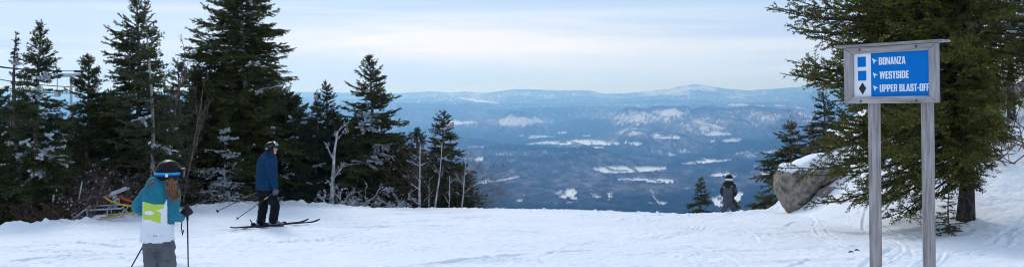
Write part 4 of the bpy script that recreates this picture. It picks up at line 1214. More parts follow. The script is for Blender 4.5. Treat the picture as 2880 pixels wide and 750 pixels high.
make_spruce('spruce_tree', 'shapely pointed spruce standing tallest at the right end of the left woods', 'spruce', 1044, 153, 34, 150, 12, 'needle_dark', LG, frost=26, shape=.72, spacing=.15, frost_r=(.06, .14), leader=.4,
            frost_list=[(1040, 350, 22, 34), (1075, 430, 20, 30), (1035, 250, 14, 12)])
make_spruce('spruce_tree', 'small rimed spruce between the pointed one and the outermost one', 'spruce', 1176, 360, 35, 100, 13, 'needle_mid', LG, frost=7, shape=.7, frost_r=(.06, .13))
make_spruce('spruce_tree', 'outermost spruce of the left woods standing against the valley', 'spruce', 1249, 312, 33, 118, 14, 'needle_dark', LG, frost=2, shape=.7, thin=.85)
make_spruce('spruce_tree', 'low dark spruce at the outer foot of the left woods', 'spruce', 1300, 452, 32.6, 78, 15, 'needle_mid', LG, shape=.6)
make_spruce('spruce_tree', 'dark spruce filling the woods behind the man in blue', 'spruce', 775, 235, 36, 130, 16, 'needle_dark', LG, frost=4, frost_r=(.06,.14), shape=.6)
make_spruce('spruce_tree', 'brownish thin spruce between the grey-trunked and the biggest spruce', 'spruce', 500, 165, 30, 100, 17, 'needle_dry', LG, thin=.8, shape=.6, spacing=.18)

# dark interior of the woods: a few spruces copied deeper in
fill = make_spruce('spruce_tree', 'dense spruce deep in the woods left of the sparse grey-trunked one', 'spruce', 320, 300, 31, 150, 30, 'needle_dark', 'spruces deep in the left woods', frost=2, frost_r=(.06,.14), shape=.5, spacing=.14)
FX = [(40, 29, 1.05, 'deep woods spruce behind the leftmost big spruce'), (180, 30, .95, 'deep woods spruce filling the gap above the reddish brush'),
      (470, 35, 1.15, 'deep woods spruce seen over the helmet of the girl'), (560, 37, 1.3, 'deep woods spruce left of the biggest spruce trunk'),
      (880, 38, 1.0, 'deep woods spruce behind the white forked snag'), (985, 37.5, 1.0, 'deep woods spruce left of the shapely pointed spruce'),
      (1115, 38, .95, 'deep woods spruce right of the shapely pointed spruce'), (-80, 28, 1.2, 'deep woods spruce at the extreme left edge'),
      (740, 40, 1.3, 'deep woods spruce behind the biggest spruce'), (1215, 38, .72, 'deep woods spruce behind the bare white stems'),
      (400, 38, 1.15, 'deep woods spruce behind the tall pair'), (300, 32, 1.18, 'deep woods spruce left of the tall dense one, above the snow mound'),
      (565, 33, 1.22, 'deep woods spruce between the brown leafless tree and the biggest spruce'), (805, 35, 1.0, 'deep woods spruce right behind the helmet of the man'), (955, 36, .95, 'deep woods spruce between the snag and the shapely pointed spruce'), (1100, 35.5, .82, 'deep woods spruce on the right shoulder of the shapely pointed spruce'), (640, 35, 1.3, 'deep woods spruce behind the rimed short one')]
for i, (px, Y, s, lb) in enumerate(FX):
    X = (px - CX) / F * Y
    copy_tree(fill, (X, Y, gz(X, Y) - .15), lb, 1.1 * i + .4, s, 'spruces deep in the left woods')

# right side
make_spruce('spruce_tree', 'small conical spruce standing alone left of the child', 'spruce', 1972, 497, 31.5, 78, 40, 'needle_dark', None, shape=.95, spacing=.11, nb=9, lat=.05, maxlat=.3, leader=.15, needle=(.045, .013), base_dz=-.35)
make_spruce('spruce_tree', 'tiny spruce mostly hidden right behind the child', 'spruce', 2066, 560, 31.5, 40, 41, 'needle_dark', None, shape=.7, spacing=.12, leader=.1, maxlat=.25, base_dz=-.4)
make_spruce('spruce_tree', 'pointed spruce behind the boulder in front of the valley', 'spruce', 2222, 345, 32, 92, 42, 'needle_dark', None, shape=.65, thin=.95, spacing=.14, leader=.25)
make_spruce('spruce_tree', 'dark spruce behind the boulder half covered by the big spruce', 'spruce', 2318, 262, 33, 90, 43, 'needle_blue', None, shape=.7, spacing=.18)
make_spruce('spruce_tree', 'low bushy spruce with yellow-green tips left of the boulder', 'spruce', 2150, 540, 29.6, 64, 44, 'needle_olive', None, shape=.5, spacing=.1, leader=.08, maxlat=.35, base_dz=-.25)
make_spruce('spruce_tree', 'bushy olive spruce pressed against the left side of the boulder', 'spruce', 2192, 478, 29.4, 52, 45, 'needle_olive', None, shape=.5, spacing=.12, leader=.1, maxlat=.35, base_dz=-.2)
make_spruce('spruce_tree', 'baby spruce at the foot of the thick trunk between the posts', 'young spruce', 2668, 524, 18.6, 68, 46, 'needle_mid', None, shape=.75, spacing=.085, nb=5, leader=.16, maxlat=.2, trunk=.014, thin=.8,
            needle=(.028, .008), step=.012, el=(.7, .15, -.05), frost=0)


def big_asym(a, z, u):
    left = (1 - np.cos(a)) / 2                       # 1 towards -X
    right = np.maximum(0, np.cos(a)); front = np.maximum(0, -np.sin(a))
    k = .62 + .80 * left ** 1.2 * np.interp(u, [0, .3, .6, .75, .86, .93, 1], [.8, .95, 1.0, .80, .40, .2, .2])
    k = k * (1 - right * np.interp(u, [.42, .58, .74, .84], [0, .30, .52, .82])) * (1 - front * np.interp(u, [.6, .78, .9], [0, .45, .72]))
    return k


make_spruce('spruce_tree', 'huge old spruce with thick dark trunk and olive boughs behind the trail sign', 'spruce', 2716, -330, 19.6, 372, 50, 'needle_olive', None, clear=.155, shape=.24, spacing=.19, nb=10,
            asym=big_asym, trunk=.150, bark='bark_dark', droop=.30, maxlat=.52, lat=.060, subs=.060, subratio=.50, tuft=.50, ldroop=-.02, needle=(.036, .014), step=.019, el=(.7, .05, -.36), up=.34, per=3, leader=.3,
            extra=[(60, 2196, 52), (85, 2215, 100), (40, 2250, 22), (10, 2215, -10), (120, 2262, 118), (150, 2300, 145), (180, 2192, 205), (200, 2200, 240), (215, 2240, 262), (230, 2218, 228), (190, 2290, 190), (260, 2245, 300), (290, 2262, 345), (320, 2255, 395), (340, 2290, 425), (355, 2325, 455), (300, 2275, 370), (375, 2335, 480), (400, 2365, 530), (420, 2385, 560), (460, 2400, 590), (470, 2470, 640), (450, 2440, 610), (480, 2530, 640)])
BR = 'spruces of the wooded bank at the right edge'
for i, (px, ty, Y, hf, lf, lb) in enumerate([(2850, -160, 27, 150, 'needle_dark', 'dark spruce on the bank at the right edge of the picture'),
                                             (2610, -60, 30, 170, 'needle_dark', 'dark spruce behind the right post of the sign'),
                                             (2470, -40, 31, 150, 'needle_mid', 'dark spruce behind the left half of the sign board'),
                                             (2760, -100, 35, 170, 'needle_dark', 'dark spruce high on the bank right of the thick trunk')]):
    make_spruce('spruce_tree', lb, 'spruce', px, ty, Y, hf, 60 + i, lf, BR, clear=(.40, .26, .26, .40)[i], shape=.45, spacing=.17, frost=6, bark='bark_dark', lat=.085)


# ------------------------------------------------------------------ bare wood
def grow(rng, p, d, L, r, depth, segs, out, bend=.35, grav=0., split=3, ang=.7, ratio=.6, zbias=.15):
    """collect tapered pieces of a branching bare stem"""
    pts = [np.array(p, float)]; d = np.array(d, float)
    n = max(2, segs)
    for i in range(n):
        d = d + rng.normal(size=3) * bend / n * 1.4 + np.array([0, 0, zbias - grav]) / n
        d /= np.linalg.norm(d)
        q = pts[-1] + d * L / n
        out.append((pts[-1], q, r * (1 - i / n * .7), r * (1 - (i + 1) / n * .7)))
        pts.append(q)
        if depth > 0:
            for _ in range(rng.poisson(split / n * (.5 + i / n))):
                a = rng.normal(size=3); a -= d * a.dot(d); a /= np.linalg.norm(a)
                nd = d * math.cos(ang) + a * math.sin(ang)
                grow(rng, pts[-1], nd, L * ratio * rng.uniform(.5, 1) * (1 - .5 * i / n), r * (1 - i / n * .7) * .55, depth - 1, max(2, segs - 1), out, bend, grav, split, ang, ratio, zbias)


def bare(name, label, cat, base, stems, m, group=None, seed=0, rime=0, **kw):
    """stems: list of (offset, direction, length, radius)"""
    rng = np.random.default_rng(seed)
    root = empty(name, base, label, cat, group)
    main, side = [], []
    for (o, d, L, r) in stems:
        out = []
        grow(rng, o, d, L, r, kw.get('depth', 2), kw.get('segs', 6), out, kw.get('bend', .35), kw.get('grav', 0.), kw.get('split', 5), kw.get('ang', .7), kw.get('ratio', .5), kw.get('zbias', .15))
        for q in out:
            (main if q[2] > r * .28 and len(stems) == 1 else side).append(q)
    for nm, lst in (('trunk', main), ('branches', side)):
        if not lst: continue
        A = np.array([q[0] for q in lst]); B = np.array([q[1] for q in lst])
        V, Fc = tubes(A, B + (B - A) * .06, np.array([max(q[2], .0028) for q in lst]), np.array([max(q[3], .0022) for q in lst]), 6 if nm == 'trunk' else 4)
        link(nm, np_mesh(nm, V, Fc, 4), M[m], root, True)
    if rime:
        lst = [q for q in side if rng.random() < rime]
        if lst:
            A = np.array([q[0] for q in lst]); B = np.array([q[1] for q in lst])
            d = unit(B - A); L = np.linalg.norm(B - A, axis=-1)
            V = needles(A, d, L, rng, .015, .035, .018, 3, up=.8)
            link('rime', np_mesh('rime', V, np.arange(len(V)).reshape(-1, 4), 4), M['rime'], root)
    return root


def gp(px, Y, dz=0, py=None):
    X = (px - CX) / F * Y
    return (X, Y, gz(X, Y) + dz)


m_ = lambda n: n * 33.0 / F     # pixels at 33 m to metres
bare('dead_snag', 'white forked dead snag with crooked rimed branches right of the man', 'dead tree', gp(932, 32.4), [((0, 0, 0), (.02, 0, 1), 2.45, .085)], 'rime_wood', seed=21, depth=3, segs=8, bend=.30, split=8, ang=.85, ratio=.46, rime=.12)
bare('dead_snag', 'thick pale bare stem broken off at the top, left one of the white stems', 'dead tree', gp(1181, 31.9), [((0, 0, 0), (.03, 0, 1), 2.25, .048)], 'rime_wood', seed=22, depth=2, segs=9, bend=.24, split=9, ang=1.2, ratio=.28)
bare('dead_snag', 'slender leaning pale stem among the outer trees, middle white one', 'dead tree', gp(1222, 31.8), [((0, 0, 0), (.10, 0, 1), 2.2, .036)], 'rime_wood', seed=23, depth=2, segs=9, bend=.28, split=6, ang=1.0, ratio=.35)
bare('dead_snag', 'thin bent pale stem right of the outermost spruce', 'dead tree', gp(1296, 31.7), [((0, 0, 0), (.07, 0, 1), 2.05, .034)], 'bark_pale', seed=24, depth=2, segs=7, bend=.3, split=9, ang=.8, ratio=.5)
bare('dead_snag', 'short pale stub between the white stems', 'dead tree', gp(1206, 31.7), [((0, 0, 0), (.0, 0, 1), 1.0, .025)], 'bark_pale', seed=25, depth=1, segs=4, bend=.1, split=2)
bare('dead_snag', 'thin pale crooked stem at the outer corner of the woods', 'dead tree', gp(1262, 31.4), [((0, 0, 0), (.25, 0, 1), 1.15, .022)], 'rime_wood', seed=26, depth=1, segs=5, bend=.3, split=4)
bare('fallen_log', 'fallen rimed log leaning down to the right at the snow edge', 'log', gp(1062, 32.6, .55), [((0, 0, 0), (.85, -.25, -.52), 1.25, .05)], 'rime_wood', seed=27, depth=2, segs=6, bend=.12, split=9, ang=1., ratio=.34, rime=.3, zbias=0)
bare('bare_shrub', 'leafless brown tree between the sparse and the biggest spruce', 'bare tree', gp(470, 29.0), [((0, 0, 0), (.10, 0, 1), 4.6, .05), ((.2, .2, 0), (-.05, 0, 1), 3.8, .04), ((.4, 0, 0), (.15, 0, 1), 3.6, .035)], 'twig', seed=28, depth=3, segs=8, bend=.25, split=8, ang=.5, ratio=.42, zbias=.3)

SH = 'leafless brush along the left piste edge'
def brush(label, px0, px1, Y0, Y1, n, L, m, seed, rime=0, dirx=0., zup=1., group=SH, name='bare_shrub', r=.008, **kw):
    rng = np.random.default_rng(seed)
    pc = (px0 + px1) / 2; Yc = (Y0 + Y1) / 2
    b = gp(pc, Yc)
    st = []
    for _ in range(n):
        px = rng.uniform(px0, px1); Y = rng.uniform(Y0, Y1); q = gp(px, Y)
        st.append(((q[0] - b[0], q[1] - b[1], q[2] - b[2] - .05), (rng.normal() * .7 + dirx, rng.normal() * .4, zup * rng.uniform(.5, 1.2)), L * rng.uniform(.6, 1.2), r * rng.uniform(.7, 1.4)))
    k = dict(depth=2, segs=5, bend=.7, grav=.35, split=6, ang=.6, ratio=.6, zbias=.1); k.update(kw)
    return bare(name, label, 'brush', b, st, m, group, seed, rime, **k)


brush('reddish brown tangle of brush left of the metal snow gun sled', 120, 250, 23.2, 25, 80, .95, 'twig_red', 31, .03)
brush('low dark red brush at the foot of the leftmost big spruce', 60, 150, 22.9, 24.0, 44, .62, 'twig_red', 32)
brush('grey-brown arching brush behind the metal snow gun', 230, 345, 24.8, 27, 74, 1.25, 'twig', 33, .03)
brush('arching bare twigs behind the girl and the red hose', 340, 430, 26, 28.5, 56, 1.3, 'twig', 34, 0)
brush('pale sprawling dead branches right of the helmet of the girl', 470, 560, 29.5, 30.5, 16, 1.3, 'bark_pale', 35, 0, dirx=.5, zup=.6, r=.016)
brush('bare brown brush between the short rimed spruce and the man', 545, 700, 31.5, 33, 22, 1.2, 'twig', 36, .04)
brush('heap of frosted fallen branches right of the white forked snag', 935, 1030, 32.0, 32.8, 30, .95, 'rime_wood', 37, .5, dirx=.5, zup=.35, r=.016)
brush('frosted bent twigs at the foot of the shapely pointed spruce', 1065, 1130, 32.0, 32.7, 18, .75, 'rime_wood', 38, .5, dirx=.4, zup=.4, r=.012)
brush('thin brown upright brush around the bare white stems', 1130, 1240, 32.2, 33.6, 60, 1.9, 'twig', 39, .02, zup=1.6, bend=.5)
brush('thin brown twigs fanning out right of the outermost spruce', 1255, 1335, 32.2, 33.4, 40, 1.8, 'twig', 40, .0, dirx=.2, zup=1.5, bend=.5)
brush('twiggy dark undergrowth just right of the man', 790, 920, 33, 34, 26, 1.0, 'twig', 41, .12)
brush('leafless twigs rising behind the boulder beside the pointed spruce', 2220, 2290, 31, 32, 12, 1.75, 'twig', 42, 0, zup=1.9, bend=.4, group='leafless brush at the right', r=.009)
brush('tangle of dead grey boughs at the right edge above the snow bank', 2790, 2900, 23.0, 25, 30, 1.7, 'twig', 43, .08, dirx=-.4, zup=.5, group='leafless brush at the right', r=.014)
bare('dead_snag', 'thin grey dead stems standing behind the leftmost big spruce', 'dead tree', gp(12, 26), [((0, 0, 0), (.0, 0, 1), 3.6, .03)], 'twig', None, 44, depth=2, segs=6, split=9, bend=.2, ang=.9, ratio=.25)


def stake():
    a = at(224, 548, 23.6); b = at(231, 509, 23.6)
    o = tube_obj('marker_stake', [a + (a - b) * .3, a, b], .016, M['bark_pale'], None, 7)
    tag(o, 'short grey stake leaning in the brush behind the metal sled', 'stake')
stake()

# ------------------------------------------------------------------ rocks
def rock_mesh(name, outline, Y, depth, seed, bulge=.5):
    """a boulder from its silhouette (pixels at distance Y) swelling front and back"""
    P = [at(x, y, Y) for x, y in outline]
    c = sum(P, Vector()) / len(P)
    bm = bmesh.new()
    bmesh.ops.create_icosphere(bm, subdivisions=5, radius=1)
    ang = np.array([math.atan2((p - c).z, (p - c).x) for p in P]); rad = np.array([math.hypot((p - c).x, (p - c).z) for p in P])
    o = np.argsort(ang); ang, rad = ang[o], rad[o]
    ang = np.concatenate([ang[-1:] - 2 * math.pi, ang, ang[:1] + 2 * math.pi]); rad = np.concatenate([rad[-1:], rad, rad[:1]])
    for v in bm.verts:
        a = math.atan2(v.co.z, v.co.x); q = math.hypot(v.co.x, v.co.z)
        rr = float(np.interp(a, ang, rad))
        e = min(1, q) ** .85
        y = math.copysign(abs(v.co.y) ** .42, v.co.y) * depth
        # chisel into a few flat facets
        w = Vector((math.cos(a) * rr * e, y, math.sin(a) * rr * e))
        n = float(fbm(np.array([w.x * 2.2 + seed]), np.array([w.z * 2.2 + w.y * 1.7]), 4, seed)[0])
        w.y += n * depth * .55 * (1 if v.co.y < 0 else .4)
        w.x += .16 * n; w.z += .10 * n
        n2 = float(fbm(np.array([w.x * 9 + seed]), np.array([w.z * 9 + w.y * 7]), 3, seed + 5)[0])
        w *= 1 + .10 * n2
        v.co = w
    me = bm_mesh(name, bm)
    return me, c


def snow_on(me, name, thick, nz=.45, zmin=-9, xmin=-9, xmax=9, seed=0):
    """a sheet of settled snow that follows the upper faces of a rock"""
    bm = bmesh.new(); bm.from_mesh(me)
    bmesh.ops.recalc_face_normals(bm, faces=bm.faces)
    bm.normal_update()
    dele = [f for f in bm.faces if f.normal.z + .10 * float(fbm(np.array([f.calc_center_median().x * 3]), np.array([f.calc_center_median().y * 3]), 2, seed)[0]) < nz or f.calc_center_median().z < zmin or not (xmin < f.calc_center_median().x < xmax)]
    bmesh.ops.delete(bm, geom=dele, context='FACES')
    bound = {v for e in bm.edges if e.is_boundary for v in e.verts}
    base = {v: v.co.copy() for v in bm.verts}
    top = {}
    faces = list(bm.faces); 
    for v in list(bm.verts):
        t = 0.02 if v in bound else thick
        top[v] = base[v] + Vector((0, 0, t)) + v.normal * (t * .2)
    for v in top: v.co = top[v]
    for _ in range(3): bmesh.ops.smooth_vert(bm, verts=[v for v in bm.verts if v not in bound], factor=.5, use_axis_x=True, use_axis_y=True, use_axis_z=True)
    # close underneath
    ext = bmesh.ops.extrude_face_region(bm, geom=list(bm.faces))
    for v in ext['geom']:
        if isinstance(v, bmesh.types.BMVert): v.co = v.co - Vector((0, 0, .06)) 
    return bm_mesh(name, bm)


def boulder(label, outline, Y, depth, seed, snow=.06, nz=.45, name='boulder', cat='boulder', **kw):
    me, c = rock_mesh('rock', outline, Y, depth, seed)
    root = empty(name, c, label, cat)
    link('rock', me, M['rock'], root, True)
    if snow: link('snow_cap', snow_on(me, 'snow_cap', snow, nz, seed=seed, **kw), M['snow_cap'], root, True)
    return root


boulder('big brown boulder with a slab of snow on its sloping top', [(2183, 520), (2184, 495), (2196, 478), (2208, 469), (2235, 470), (2262, 458), (2300, 447), (2345, 445), (2365, 470), (2345, 500), (2300, 520), (2272, 548), (2248, 570), (2222, 597), (2206, 585), (2196, 560), (2186, 545)],
        26.8, .55, 3, .10, .42, zmin=.30)
boulder('low brown rock poking from the snow right of the big boulder', [(2302, 556), (2306, 540), (2322, 528), (2350, 530), (2370, 545), (2366, 570), (2310, 575)], 26.0, .4, 7, 0, name='rock', cat='rock')
boulder('small dark rock wedged under the overhang of the big boulder', [(2262, 556), (2275, 540), (2300, 524), (2312, 522), (2306, 536), (2285, 552), (2270, 563)], 26.9, .3, 9, 0, name='rock', cat='rock')
boulder('snow covered rock on the bank at the right edge halfway up', [(2755, 372), (2765, 330), (2785, 304), (2815, 300), (2850, 320), (2868, 350), (2865, 385), (2800, 395)], 30, .9, 11, .16, .0, name='snowy_rock', cat='rock')
boulder('second snow covered rock beside the edge of the picture, right of the other', [(2850, 345), (2858, 318), (2880, 302), (2925, 306), (2950, 335), (2940, 380), (2870, 380)], 29, .8, 12, .16, .0, name='snowy_rock', cat='rock')
boulder('high outcrop mounded with snow in the top right corner', [(2846, 38), (2862, 22), (2885, 12), (2930, 8), (2990, 60), (3000, 160), (3000, 400), (2900, 420), (2880, 300), (2868, 160), (2858, 80)], 31, 1.2, 13, .16, .0, name='snowy_rock', cat='rock')
boulder('snow mound showing low between the brush and the sparse spruce', [(284, 492), (286, 476), (300, 462), (318, 458), (335, 456), (350, 466), (358, 482), (350, 500), (310, 503)], 30.5, .6, 14, .14, -.3, name='snow_mound', cat='snow mound')

# two scraps of bark on the snow
for i, (px, py, Y, lb) in enumerate([(2393, 692, 15.6, 'small dark twig lying on the snow left of the left sign post'), (2410, 681, 15.9, 'tiny brown bark scrap just above the dark twig on the snow')]):
    p = gp(px, Y, .02)
    rs = np.random.default_rng(i)
    o = tube_obj('bark_scrap', [(p[0] - .035, p[1], p[2]), (p[0], p[1] + .01, p[2] + .012), (p[0] + .04, p[1] - .01, p[2] + .004)], [.008, .015, .006], M['bark_dark' if i == 0 else 'twig_red'], None, 6)
    tag(o, lb, 'bark scrap')

# ------------------------------------------------------------------ metal snow gun sled with hoses
def snow_gun():
    Y = 23.4
    Z = lambda x, y, dy=0: at(150 + x / 3.726, 480 + y / 3.726, Y + dy)
    b = Z(450, 500)
    root = empty('snow_gun', b, 'grey tubular metal sled with a tilted snow gun head on a short mast', 'snow gun')
    inv = -b
    def T(name, pts, r, parent=root, m='steel', sides=8):
        return tube_obj(name, [p + inv if parent is root else p for p in pts], r, M[m], parent, sides)
    r = .017
    # near and far runners, curling up at the left, then top rails and uprights
    for k, dy in enumerate((0, .55)):
        sx, sy = (0, 0) if k == 0 else (45, -42)
        q = lambda x, y: Z(x + sx, y + sy, dy)
        T('runner', [q(120, 555), q(210, 500), q(300, 430), q(345, 400)], r)
        T('runner', [q(190, 462), q(262, 535), q(300, 520), q(640, 490), q(740, 478)], r)
        T('top_rail', [q(330, 412), q(520, 402), q(720, 392)], r * 1.15)
        T('upright', [q(355, 415), q(350, 520)], r)
        T('upright', [q(567, 405), q(560, 500)], r)
        T('brace', [q(700, 470), q(742, 405)], r * .9)
        T('brace', [q(690, 430), q(738, 478)], r * .9)
    T('cross_bar', [Z(345, 410), Z(390, 370, .55)], r); T('cross_bar', [Z(715, 392), Z(760, 352, .55)], r); T('cross_bar', [Z(190, 462), Z(245, 425, .55)], r)
    T('cross_bar', [Z(562, 402), Z(600, 360, .55)], r)
    T('mast', [Z(647, 392, .25), Z(650, 290, .25)], .045)
    T('brace', [Z(688, 345, .25), Z(684, 290, .25)], .018)
    T('bracket', [Z(620, 294, .25), Z(692, 292, .25)], .03)
    T('swivel', [Z(640, 292, .25), Z(640, 250, .25)], .055)
    # boxy channel head
    A, B = Z(612, 240, .2) + inv, Z(782, 176, .2) + inv
    d = (B - A).normalized(); s = Vector((0, 1, 0)); u = d.cross(s)
    rot = Matrix((d, s, u)).transposed()
    bm = bmesh.new(); box_bm(bm, (A + B) / 2, ((B - A).length, .14, .085), rot); box_bm(bm, (A + B) / 2 + d * .13 - u * .012, ((B - A).length * .40, .17, .03), rot)
    bmesh.ops.bevel(bm, geom=list(bm.edges), offset=.008, segments=2, affect='EDGES')
    head = link('gun_head', bm_mesh('gun_head', bm), M['steel'], root)
    tube_obj('nozzle', [B - d * .02 + u * .05, B + u * .02 + d * .02], .03, M['rubber'], head, 8)
    tube_obj('coupling', [A - d * .1 - u * .02, A + d * .04 - u * .02], .035, M['steel'], head, 8)

    def hose(name, pts, r, m, lb):
        P = [p for p in pts]
        out = []
        for i in range(len(P) - 1):
            p0 = P[max(i - 1, 0)]; p1 = P[i]; p2 = P[i + 1]; p3 = P[min(i + 2, len(P) - 1)]
            for k in range(5):
                t = k / 5
                out.append(.5 * ((2 * p1) + (p2 - p0) * t + (2 * p0 - 5 * p1 + 4 * p2 - p3) * t * t + (3 * p1 - p0 - 3 * p2 + p3) * t ** 3))
        out.append(P[-1])
        o = tube_obj(name, out, r, M[m], None, 10); tag(o, lb, 'hose', 'snowmaking hoses')
    hose('water_hose', [Z(180, 540, .2), Z(240, 520, .2), Z(380, 502, .2), Z(520, 488, .2), Z(700, 457, .1), Z(850, 435, 0), Z(900, 430, 0)], .024, 'hose_yellow', 'long yellow hose lying along the foot of the sled')
    hose('water_hose', [Z(545, 262, .2), Z(552, 285, .2), Z(600, 312, .15), Z(690, 345, .1), Z(780, 364, 0), Z(850, 366, 0), Z(910, 360, 0)], .021, 'hose_yellow', 'shorter yellow hose curving from the gun head to the right')
    hose('water_hose', [Z(655, 262, .3), Z(690, 270, .3), Z(760, 300, .2), Z(870, 334, .1), Z(930, 350, .0)], .025, 'hose_red', 'red hose running right from the gun head')
snow_gun()

# ------------------------------------------------------------------ chair lift seen between the trees
def lift():
    Y = 55.
    q = lambda x, y, dy=0: at(x, y, Y + dy)
    b = q(200, 330)
    root = empty('lift_tower', b, 'grey lift tower with crossarm and cable wheels between the left spruces', 'lift tower')
    tube_obj('pole', [Vector((0, 0, -6)), q(200, 212) - b], [.08, .07], M['lift_steel'], root, 12)
    bm = bmesh.new(); box_bm(bm, q(195, 212) - b, (1.75, .2, .19)); link('crossarm', bm_mesh('crossarm', bm), M['lift_steel'], root)
    bm = bmesh.new(); box_bm(bm, q(161, 264) - b, (.30, .25, .34)); bmesh.ops.bevel(bm, geom=list(bm.edges), offset=.03, segments=2, affect='EDGES'); link('control_box', bm_mesh('control_box', bm), M['lift_steel'], root)
    tube_obj('hanger_rod', [q(161, 212) - b, q(161, 258) - b], .025, M['lift_steel'], root, 6)
    tube_obj('hanger_rod', [q(224, 212) - b, q(224, 250) - b], .02, M['lift_steel'], root, 6)
    for cx_ in (162, 221):
        bm = bmesh.new(); box_bm(bm, q(cx_, 202) - b, (.46, .05, .07)); sh = link('sheave_beam', bm_mesh('sheave_beam', bm), M['rubber'], root)
        for k in (-1.5, -.5, .5, 1.5):
            bm = bmesh.new()
            bmesh.ops.create_cone(bm, cap_ends=True, segments=16, radius1=.07, radius2=.07, depth=.05, matrix=Matrix.Translation(q(cx_ + k * 6, 201, -.06) - b) @ Matrix.Rotation(R(90), 4, 'X'))
            link('sheave_wheel', bm_mesh('sheave_wheel', bm), M['rubber'], sh)
    for i, (ya, xb, yb, lb) in enumerate([(163, 168, 199, 'uppermost cable sagging left from the lift tower'), (173, 228, 200, 'second cable from the top left of the lift tower'), (199, 228, 246, 'low cable crossing behind the slim spruce at far left'), (240, 300, 262, 'lowest cable behind the leftmost big spruce')]):
        A, B = q(-160, ya - 12, 0), q(xb, yb)
        pts = [A.lerp(B, t) + Vector((0, 0, -.25 * math.sin(math.pi * t))) for t in np.linspace(0, 1, 12)]
        o = tube_obj('lift_cable', pts, .025, M['rubber'], None, 6); tag(o, lb, 'cable', 'chair lift cables')
lift()

# ------------------------------------------------------------------ air
HAZE = 0.90e-4
bm = bmesh.new()
box_bm(bm, Vector((0, 15500, -170)), (46000, 35000, 860))
hz = link('haze', bm_mesh('haze', bm), None)
m = bpy.data.materials.new('haze_air'); m.use_nodes = True
nt = m.node_tree; nt.nodes.remove(nt.nodes['Principled BSDF'])
pv = nt.nodes.new('ShaderNodeVolumePrincipled'); pv.inputs['Density'].default_value = HAZE
pv.inputs['Color'].default_value = (.205, .50, 1.0, 1); pv.inputs['Absorption Color'].default_value = (1, 1, 1, 1); pv.inputs['Anisotropy'].default_value = .6
nt.links.new(pv.outputs[0], nt.nodes['Material Output'].inputs['Volume'])
hz.data.materials.append(m)
tag(hz, 'blue haze between the piste and the far mountains', 'haze', kind='stuff')

# ------------------------------------------------------------------ sky and sun
SUN_EL, SUN_AZ = R(33), R(-22)       # azimuth from +Y towards +X
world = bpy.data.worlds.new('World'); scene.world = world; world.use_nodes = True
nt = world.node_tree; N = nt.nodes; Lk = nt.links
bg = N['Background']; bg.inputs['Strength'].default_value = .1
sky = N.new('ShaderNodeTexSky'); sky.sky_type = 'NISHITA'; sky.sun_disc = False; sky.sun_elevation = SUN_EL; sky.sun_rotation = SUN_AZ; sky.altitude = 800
tc = N.new('ShaderNodeTexCoord')


def vec_noise(scale, loc, sc3, detail=6, rough=.55, dist=.0):
    mp = N.new('ShaderNodeMapping'); mp.inputs['Scale'].default_value = sc3; mp.inputs['Location'].default_value = loc; mp.inputs['Rotation'].default_value = (R(1.5), R(2.5), 0)
    Lk.new(tc.outputs['Generated'], mp.inputs[0])
    n = N.new('ShaderNodeTexNoise'); n.inputs['Scale'].default_value = scale; n.inputs['Detail'].default_value = detail; n.inputs['Roughness'].default_value = rough; n.inputs['Distortion'].default_value = dist
    Lk.new(mp.outputs[0], n.inputs['Vector'])
    return n.outputs['Fac']


def ramp(x, p0, p1, c0, c1, mid=None):
    r = N.new('ShaderNodeValToRGB'); e = r.color_ramp.elements
    e[0].position = p0; e[1].position = p1; e[0].color = (*c0, 1); e[1].color = (*c1, 1)
    if mid:
        k = e.new(mid[0]); k.color = (*mid[1], 1)
    Lk.new(x, r.inputs[0]); return r.outputs[0]


def mixc(fac, a, b, typ='MIX'):
    mx = N.new('ShaderNodeMix'); mx.data_type = 'RGBA'; mx.blend_type = typ
    if isinstance(fac, float): mx.inputs[0].default_value = fac
    else: Lk.new(fac, mx.inputs[0])
    for i, v in ((6, a), (7, b)):
        if isinstance(v, tuple): mx.inputs[i].default_value = (*v, 1)
        else: Lk.new(v, mx.inputs[i])
    return mx.outputs[2]


def math_(op, a, b=None):
    n = N.new('ShaderNodeMath'); n.operation = op
    for i, v in enumerate((a, b)):
        if v is None: continue
        if isinstance(v, (int, float)): n.inputs[i].default_value = v
        else: Lk.new(v, n.inputs[i])
    return n.outputs[0]


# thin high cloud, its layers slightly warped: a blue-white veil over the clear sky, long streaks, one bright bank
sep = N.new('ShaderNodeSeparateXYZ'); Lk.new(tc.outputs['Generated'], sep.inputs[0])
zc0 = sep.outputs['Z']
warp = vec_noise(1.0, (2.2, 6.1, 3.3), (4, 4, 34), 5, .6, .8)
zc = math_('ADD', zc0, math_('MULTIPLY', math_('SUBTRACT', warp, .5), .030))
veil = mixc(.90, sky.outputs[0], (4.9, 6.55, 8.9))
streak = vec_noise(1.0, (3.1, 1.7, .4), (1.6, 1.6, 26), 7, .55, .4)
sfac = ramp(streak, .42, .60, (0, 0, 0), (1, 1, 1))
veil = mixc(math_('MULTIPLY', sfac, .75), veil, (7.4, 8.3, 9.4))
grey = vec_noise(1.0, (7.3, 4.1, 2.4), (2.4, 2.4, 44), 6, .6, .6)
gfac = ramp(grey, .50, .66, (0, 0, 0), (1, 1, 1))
veil = mixc(math_('MULTIPLY', gfac, .75), veil, (4.5, 6.1, 8.7))
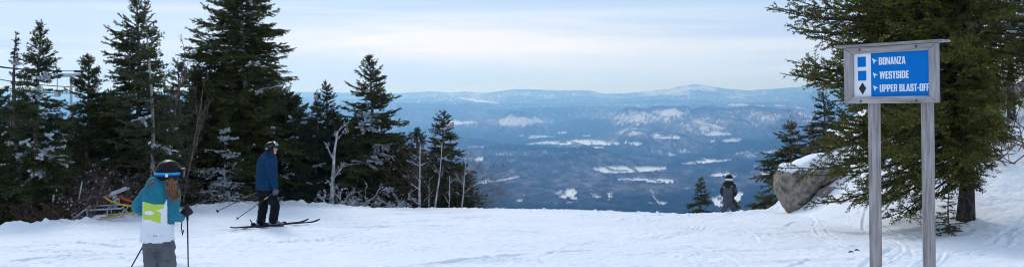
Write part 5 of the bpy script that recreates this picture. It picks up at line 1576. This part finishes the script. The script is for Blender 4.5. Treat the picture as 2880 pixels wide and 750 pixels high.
# the bright bank lies a little left of straight ahead, three degrees up
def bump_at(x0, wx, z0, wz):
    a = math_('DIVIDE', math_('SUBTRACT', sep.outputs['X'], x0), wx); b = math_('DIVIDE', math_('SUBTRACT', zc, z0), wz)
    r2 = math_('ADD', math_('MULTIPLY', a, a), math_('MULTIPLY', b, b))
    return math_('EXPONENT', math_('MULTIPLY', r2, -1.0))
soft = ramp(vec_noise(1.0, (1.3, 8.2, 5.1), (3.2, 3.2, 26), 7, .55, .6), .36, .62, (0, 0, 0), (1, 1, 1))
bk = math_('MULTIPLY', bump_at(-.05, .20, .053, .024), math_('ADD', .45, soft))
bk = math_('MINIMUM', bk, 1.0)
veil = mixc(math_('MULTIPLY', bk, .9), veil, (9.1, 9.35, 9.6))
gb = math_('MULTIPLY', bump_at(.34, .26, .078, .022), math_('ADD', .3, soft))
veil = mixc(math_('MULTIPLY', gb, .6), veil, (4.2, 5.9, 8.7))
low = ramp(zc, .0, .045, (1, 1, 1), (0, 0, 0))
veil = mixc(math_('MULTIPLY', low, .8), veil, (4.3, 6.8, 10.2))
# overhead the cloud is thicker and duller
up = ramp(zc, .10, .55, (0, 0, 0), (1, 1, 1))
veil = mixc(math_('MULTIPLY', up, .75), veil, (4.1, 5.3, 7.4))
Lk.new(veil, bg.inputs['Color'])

sd = bpy.data.lights.new('sun', 'SUN'); sd.energy = 1.7; sd.angle = R(14); sd.color = (1, .96, .90)
so = bpy.data.objects.new('sun', sd); COL.objects.link(so)
dirv = Vector((math.sin(SUN_AZ) * math.cos(SUN_EL), math.cos(SUN_AZ) * math.cos(SUN_EL), math.sin(SUN_EL)))
so.rotation_euler = dirv.to_track_quat('Z', 'Y').to_euler()
so.location = (0, 0, 30)

# ------------------------------------------------------------------ camera and output
cd = bpy.data.cameras.new('camera'); cam = bpy.data.objects.new('camera', cd); COL.objects.link(cam)
cam.location = (0, 0, 0); cam.rotation_euler = (R(90), 0, 0)
cd.sensor_width = 36; cd.lens = 36 * F / 2880; cd.shift_y = -(375 - HZ) / 2880
cd.clip_start = .1; cd.clip_end = 120000
scene.camera = cam
scene.view_settings.view_transform = 'Standard'; scene.view_settings.look = 'None'
scene.view_settings.exposure = .13; scene.view_settings.gamma = 1; scene.view_settings.use_curve_mapping = False
scene.render.engine = 'CYCLES'
cy = scene.cycles
cy.max_bounces = 6; cy.diffuse_bounces = 3; cy.glossy_bounces = 2; cy.transmission_bounces = 2; cy.volume_bounces = 3; cy.transparent_max_bounces = 4
cy.use_denoising = True; cy.use_adaptive_sampling = True; cy.adaptive_threshold = .02
cy.pixel_filter_type = 'BLACKMAN_HARRIS'; cy.filter_width = 1.05
cy.caustics_reflective = False; cy.caustics_refractive = False
